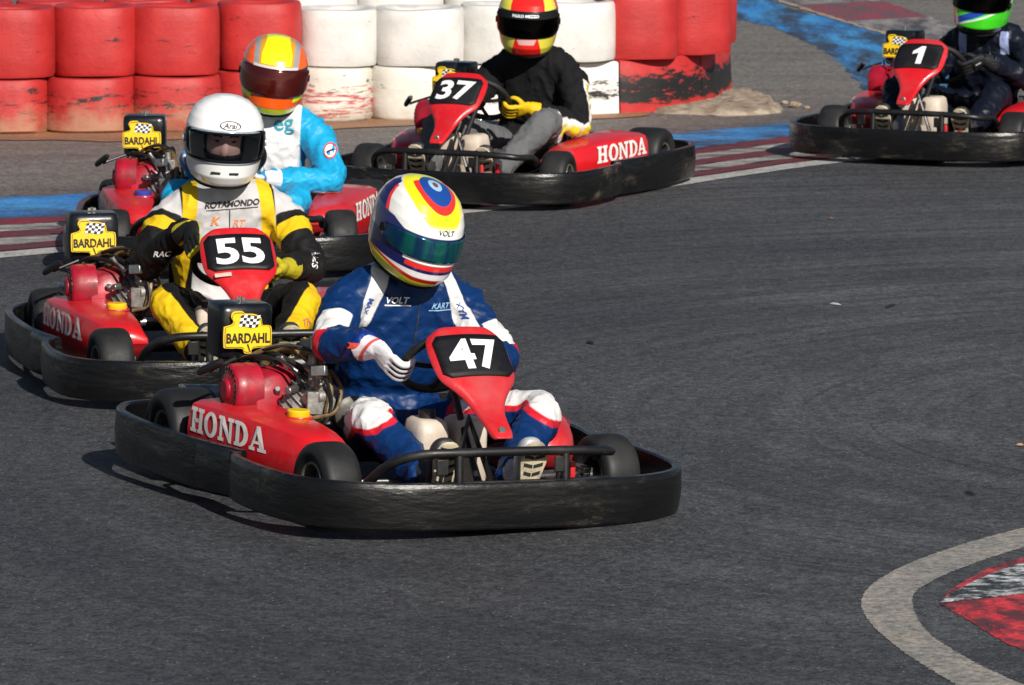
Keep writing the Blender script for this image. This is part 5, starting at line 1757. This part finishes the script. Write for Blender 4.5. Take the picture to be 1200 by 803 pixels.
# ---- helmets
gl = dict(rough=.22, coat=.7, var=.03)
def zone_helmet_blue():
    q = lambda E: np.sqrt((E['x'] / .080) ** 2 + ((E['f'] - .030) / .105) ** 2) + mx(0, .06 - E['z']) * 30
    NAVY = (.010, .012, .10); BL = (.010, .06, .28); YE = (.86, .80, .010); RD = (.80, .03, .02)
    S = .09
    Z = [((.86, .80, .010), lambda E: mn(1.28 - q(E), E['z'] - .055) * S),
         (RD, lambda E: mn((.92 - q(E)) * S, E['f'] + .02)),
         ((.86, .80, .010), lambda E: mn((.92 - q(E)) * S, -E['f'] - .02)),
         (BL, lambda E: (.70 - q(E)) * S),
         ((.30, .50, .70), lambda E: (.30 - np.sqrt(((E['x']) / .080) ** 2 + ((E['f'] - .02) / .105) ** 2) - mx(0, .06 - E['z']) * 30) * S),
         ((.20, .05, .04), lambda E: (.13 - np.sqrt(((E['x']) / .080) ** 2 + ((E['f'] - .02) / .105) ** 2) - mx(0, .06 - E['z']) * 30) * S),
         # dark blue flank from the crown down to the visor pivots
         (RD, lambda E: mn(mn((17 - ab(E['a'] - 92 - E['z'] * 220)) * .002, E['z'] - .01), .125 - E['z'])),
         (NAVY, lambda E: mn(mn((13 - ab(E['a'] - 94 - E['z'] * 220)) * .002, E['z'] + .075), .135 - E['z'])),
         # band round the eye opening and the striped chin
         (NAVY, lambda E: mn((104 - E['a']) * .002, mn(.030 + .020 * np.clip((E['a'] - 55) / 20, 0, 1) - E['z'], E['z'] + .094))),
         (RD, lambda E: mn((46 - E['a']) * .002, mn(-.064 - E['z'], E['z'] + .082))),
         ((.80, .80, .80), lambda E: mn((50 - E['a']) * .002, mn(-.050 - E['z'], E['z'] + .062))),
         (RD, lambda E: mn(-.116 + .022 * mx(0, E['a'] - 30) / 60 - E['z'], (150 - E['a']) * .002)),
         ((.86, .80, .010), lambda E: mn(-.133 + .030 * mx(0, E['a'] - 30) / 60 - E['z'], (178 - E['a']) * .01))]
    return Z
v_teal, nt_, p_ = nodes_of('visor_teal')
vn = tex_noise(nt_, 3.0, 2, stretch=(9, 1, 1))
L(nt_, mixc(nt_, ramp(nt_, vn, .4, .6), (.005, .06, .16), (.01, .20, .17)), p_.inputs['Base Color'])
p_.inputs['Metallic'].default_value = .75; p_.inputs['Roughness'].default_value = .10; p_.inputs['Coat Weight'].default_value = .6
v_dark, nt_, p_ = nodes_of('visor_dark')
L(nt_, mixc(nt_, tex_noise(nt_, 8, 3), (.006, .006, .007), (.012, .012, .014)), p_.inputs['Base Color'])
p_.inputs['Roughness'].default_value = .08; p_.inputs['Coat Weight'].default_value = .5
v_redm, nt_, p_ = nodes_of('visor_red')
L(nt_, mixc(nt_, tex_noise(nt_, 8, 3), (.05, .004, .004), (.12, .010, .006)), p_.inputs['Base Color'])
p_.inputs['Roughness'].default_value = .12; p_.inputs['Metallic'].default_value = .5; p_.inputs['Coat Weight'].default_value = .6
v_clear = glass_mat('visor_clear', (.80, .84, .88), .02, 1.0, 1.12)
v_smoke = glass_mat('visor_smoke', (.22, .20, .20), .03, 1.0, 1.15)

h47 = make_helmet(p47, J47, (.76, .76, .74), zone_helmet_blue(), gl, v_teal, (7.5, 21, 6), visor_hi=.026, visor_lo=-.046, AP_LO=-.040, AP_HI=.020)
h47.scale = (.955, .955, .975)
on_surface(h47, 'VOLT', (0.010, .15, .048), (1, 0, 0), (0, -.3, 1), .018, M_['sign_black'], bold=.0, shear=.2)
h55 = make_helmet(p55, J55, (.80, .80, .80), [], gl, v_clear, (-7, 7, 4))
make_face(h55)
on_surface(h55, 'Arai', (0.012, .15, .078), (1, 0, 0), (0, -.5, 1), .021, M_['sign_black'], bold=.012, shear=.25)
on_surface(h55, '', (0.012, .15, .078), (1, 0, 0), (0, -.5, 1), .02, M_['sign_black'], polys=disc(.040, .019, 32, .90), name='logo_ring')
vent = MB()
for x in (-.068, .068):
    p = helmet_pt(np.array([math.asin(x / .125)]), np.array([.105]), .001)[0]
    vent.box((x, float(np.interp(abs(x), [0, .068], [.12, .072])), .106), (.007, .012, .026), rx=-.5)
build('vent', vent, M_['sign_black'], h55, bevel=.002)
vent = MB()
for x in (-.034, .034):
    p = helmet_pt(np.array([x / .16]), np.array([-.098]), .001)[0]
    vent.box((x, p[1], -.098), (.036, .006, .008), rz=-x * 6)
build('chin_vent', vent, M_['sign_black'], h55, bevel=.002)
ORG = (.90, .11, .008); FLU = (.86, .90, .006)
ZX = [((.30, .29, .30), lambda E: mn(.012 - ab(ab(E['x']) - .088), E['z'] - .05)),
      ((.62, .30, .02), lambda E: mn(.076 - ab(E['x']), mn(E['f'] + .09, E['z'] - .062))),
      (FLU, lambda E: mn(mn(.067 - ab(E['x']) - .012 * mx(0, (E['z'] - .11) * 30), E['z'] - .072), E['f'] + .02 + .5 * ab(E['x']))),
      ((.05, .05, .055), lambda E: mn((100 - E['a']) * .002, mn(.058 - E['z'], E['z'] + .060))),
      ((.55, .55, .55), lambda E: mn((42 - E['a']) * .002, mn(.066 - E['z'], E['z'] - .050))),
      (FLU, lambda E: mn(mn((78 - E['a']) * .002, (E['a'] - 40) * .002), mn(-.058 - E['z'], E['z'] + .088))),
      (FLU, lambda E: -.120 - E['z']),
      ((.02, .02, .02), lambda E: mn(E['a'] - 76, 112 - E['a']) * .002 - mx(0, ab(E['z'] + .01) - .05))]
hx_ = make_helmet(px_, JX, ORG, ZX, gl, v_redm, (2.5, 12, 8))
YE2 = (.70, .62, .06)
Z37 = [(YE2, lambda E: mn(mn(E['a'] - 34 - (E['z'] - .06) * 60, 72 - E['a'] + (E['z'] - .06) * 50) * .002, E['z'] - .05)),
       (YE2, lambda E: mn(mn(E['a'] - 20 + (E['z'] + .06) * 160, 82 - E['a'] - (E['z'] + .1) * 150) * .002, -.055 - E['z'])),
       ((.75, .42, .40), lambda E: mn((16 - E['a'] + (E['z'] + .08) * 160) * .002, mn(-.066 - E['z'], E['z'] + .095))),
       (BLACK, lambda E: mn((98 - E['a']) * .002, mn(.064 - E['z'], E['z'] + .062)))]
h37 = make_helmet(p37, J37, (.70, .016, .012), Z37, gl, v_smoke, (20, 8, 2))
make_face(h37)
hs = [c for c in h37.children if c.name.startswith('visor') and 'pivot' not in c.name][0]
band_o = MB()
rows = []
for zz in (.028, .056):
    rows.append([tuple(helmet_pt(np.array([a]), np.array([zz]), .0095)[0]) for a in np.linspace(-R(72), R(72), 40)])
bnd = build('visor_strip', MB().loft(rows, cap=False, closed=False), M_['lining'], h37, angle=180)
t, tf, tw = text2d('PAULO MEZZO', .013, .03)
build('lettering', MB().add([tuple(helmet_pt(np.array([x / .150 - .05]), np.array([.042 + y]), .0125)[0]) for x, y in t], tf), M_['number_white'], h37, smooth=False)
Z1 = [((.012, .06, .42), lambda E: mn(.018 - ab(E['z'] + .055 - E['az'] * .0012), (120 - E['a']) * .002)),
      ((.012, .012, .014), lambda E: E['z'] - .075 + .0004 * E['a']),
      ((.78, .78, .78), lambda E: mn(.005 - ab(E['z'] + .083 - E['az'] * .0010), (120 - E['a']) * .002)),
      ((.012, .012, .014), lambda E: -.122 - E['z']),
      ((.012, .012, .014), lambda E: mn((92 - E['a']) * .002, mn(.060 - E['z'], E['z'] + .030)))]
h1 = make_helmet(p1, J1, (.05, .60, .015), Z1, gl, v_smoke, (-2, 6, 8), visor_hi=.06, visor_lo=-.030, AP_LO=-.024, AP_HI=.050)
make_face(h1)

# ---- gloves
gap = lambda E: mn(.0048 - np.min(np.stack([ab(E['t'] - g) for g in (-.0235, 0, .0235)]), 0), .012 - E['n'])
white_gl = [((.012, .012, .013), gap), ((.70, .10, .10), lambda E: .006 - ab(E['n'] - .112))]
make_glove(p47, J47['hR'], 1, J47, (.78, .77, .80), white_gl, 'R')
make_glove(p47, J47['hL'], 1, J47, (.78, .77, .80), white_gl, 'L')
yb = [((.55, .48, .02), lambda E: .007 - ab(E['r'] - .028)), ((.60, .50, .02), lambda E: .016 - ab(E['n'] - .12))]
make_glove(p55, J55['hR'], 1, J55, (.014, .014, .014), yb, 'R')
make_glove(p55, J55['hL'], 1, J55, (.45, .38, .02), [((.014, .014, .014), gap)], 'L')
make_glove(px_, JX['hR'], 1, JX, (.03, .22, .5), [(WHITE, lambda E: .012 - ab(E['n'] - .05))], 'R')
make_glove(px_, JX['hL'], 1, JX, (.74, .75, .78), [((.03, .25, .5), lambda E: .010 - ab(E['n'] - .045)), ((.03, .25, .5), gap)], 'L')
make_glove(p37, J37['hR'], 1, J37, (.72, .46, .01), [((.02, .02, .02), gap)], 'R')
make_glove(p37, J37['hL'], 1, J37, (.72, .46, .01), [((.02, .02, .02), gap)], 'L')
make_glove(p1, J1['hR'], 1, J1, (.016, .016, .018), [], 'R')
make_glove(p1, J1['hL'], 1, J1, (.016, .016, .018), [((.5, .5, .52), lambda E: mn(.004 - ab(E['t'] - .01), .016 - ab(E['n'] - .05)))], 'L')

# ---- shoes
make_shoe(p47, J47, 'R', M_['shoe_black']); make_shoe(p47, J47, 'L', M_['shoe_silver'])
for p, J in ((p55, J55), (px_, JX), (p37, J37), (p1, J1)):
    for s in 'RL':
        make_shoe(p, J, s, M_['shoe_black'])

# ---- lettering on the suits
dark_print = mat('dark_print', (.02, .02, .025), .7)
on_surface(p47, 'VOLT', (-.022, .1, .632), (1, 0, 0), (0, 0, 1), .022, M_['number_white'], bold=.02, shear=.25)
on_surface(p47, '', (-.022, .1, .615), (1, 0, 0), (0, 0, 1), .02, M_['number_white'], polys=quad_grid(.085, .004), name='underline')
on_surface(p47, 'KART', (.132, .1, .612), (1, 0, 0), (0, 0, 1), .020, mat('pale_blue_print', (.25, .45, .70), .6), bold=.02, shear=.25)
on_surface(p47, '', (.132, .1, .597), (1, 0, 0), (0, 0, 1), .02, MATS['pale_blue_print'], polys=quad_grid(.09, .004), name='underline')
on_surface(p47, 'MAX', (J47['shL'][0] - .040, .1, J47['shL'][2] - .005), (-.30, 0, 1), (-1, 0, -.30), .018, mat('blue_print', (.02, .08, .35), .6), bold=.01)
on_surface(p47, 'MAX', (J47['shR'][0] + .040, .1, J47['shR'][2] - .005), (-.30, 0, -1), (1, 0, -.30), .018, MATS['blue_print'], bold=.01)
w_ = Vector(J47['el' + 'R']).lerp(Vector(J47['wrR']), .55)
on_surface(p47, '', tuple(w_ + Vector((-.02, .1, .005))), (1, 0, .1), (0, 0, 1), .02, mat('orange_tag', (.75, .10, .06), .6), polys=quad_grid(.055, .020), name='orange_patch')
on_surface(p47, '', (.052, .1, .54), (1, 0, 0), (0, 0, 1), .02, dark_print, polys=quad_grid(.005, .20, 1, 14), name='zip', lift=.002)
on_surface(p55, '', (.052, .1, .545), (1, 0, 0), (0, 0, 1), .02, dark_print, polys=quad_grid(.004, .15, 1, 12), name='zip', lift=.002)
on_surface(p55, 'ROTAMONDO', (.062, .1, .640), (1, 0, .05), (0, 0, 1), .024, dark_print, bold=.03, shear=.2)
on_surface(p55, '', (.062, .1, .620), (1, 0, .05), (0, 0, 1), .024, dark_print, polys=quad_grid(.20, .0025, 14, 1), name='underline')
on_surface(p55, 'K', (.00, .1, .575), (1, 0, 0), (0, 0, 1), .035, mat('orange_print', (.80, .25, .06), .6), bold=.02, shear=.3)
on_surface(p55, 'RT', (.09, .1, .565), (1, 0, 0), (0, 0, 1), .026, MATS['orange_print'], bold=.01, shear=.3)
e_ = Vector(J55['shL']).lerp(Vector(J55['elL']), .78)
on_surface(p55, 'SPR', tuple(e_ + Vector((.018, .1, 0))), (.25, 0, 1), (-1, 0, .25), .028, M_['number_white'], bold=.02, shear=.2)
e_ = Vector(J55['shR']).lerp(Vector(J55['elR']), .62)
on_surface(p55, 'RAC', tuple(e_ + Vector((-.01, .1, 0))), (1, 0, .1), (0, 0, 1), .022, M_['number_white'], bold=.02, shear=.3)
e_ = Vector(J55['knL']).lerp(Vector(J55['anL']), .35)
on_surface(p55, 'TK', tuple(e_ + Vector((.03, .1, 0))), (1, 0, .1), (0, 0, 1), .026, mat('pink_print', (.75, .22, .16), .7), bold=.0, shear=.3)
on_surface(px_, 'eg', (.215, .1, .560), (1, 0, .08), (0, 0, 1), .07, mat('teal_print', (.02, .30, .42), .6), bold=.012)
e_ = Vector(JX['shL']).lerp(Vector(JX['elL']), .30)
on_surface(px_, '', tuple(e_ + Vector((.045, .1, .0))), (1, 0, 0), (0, 0, 1), .02, M_['number_white'], polys=disc(.030, .034), name='badge', lift=.003)
on_surface(px_, '', tuple(e_ + Vector((.045, .1, .0))), (1, 0, 0), (0, 0, 1), .02, mat('badge_red', (.6, .04, .05), .6), polys=disc(.030, .034, 24, .80), name='badge_ring', lift=.0055)
on_surface(px_, '', tuple(e_ + Vector((.045, .1, .0))), (1, 0, .4), (0, 0, 1), .02, dark_print, polys=quad_grid(.035, .008, 4, 1), name='badge_bar', lift=.0055)

PLAB = {'47': (p47, 'driver in blue and white racing suit, striped helmet and white gloves, seated in kart 47'),
        '55': (p55, 'driver in plain white helmet and black, yellow and white suit, seated in kart 55'),
        'x': (px_, 'driver in light blue suit and orange helmet with fluorescent yellow top'),
        '37': (p37, 'driver in black jacket, grey jeans and yellow gloves, seated in kart 37'),
        '1': (p1, 'driver in dark navy suit and green helmet at the upper right, in kart 1')}
for key, (o, lab) in PLAB.items():
    set_place(o, key)
    tag(o, lab, 'person', 'kart drivers')
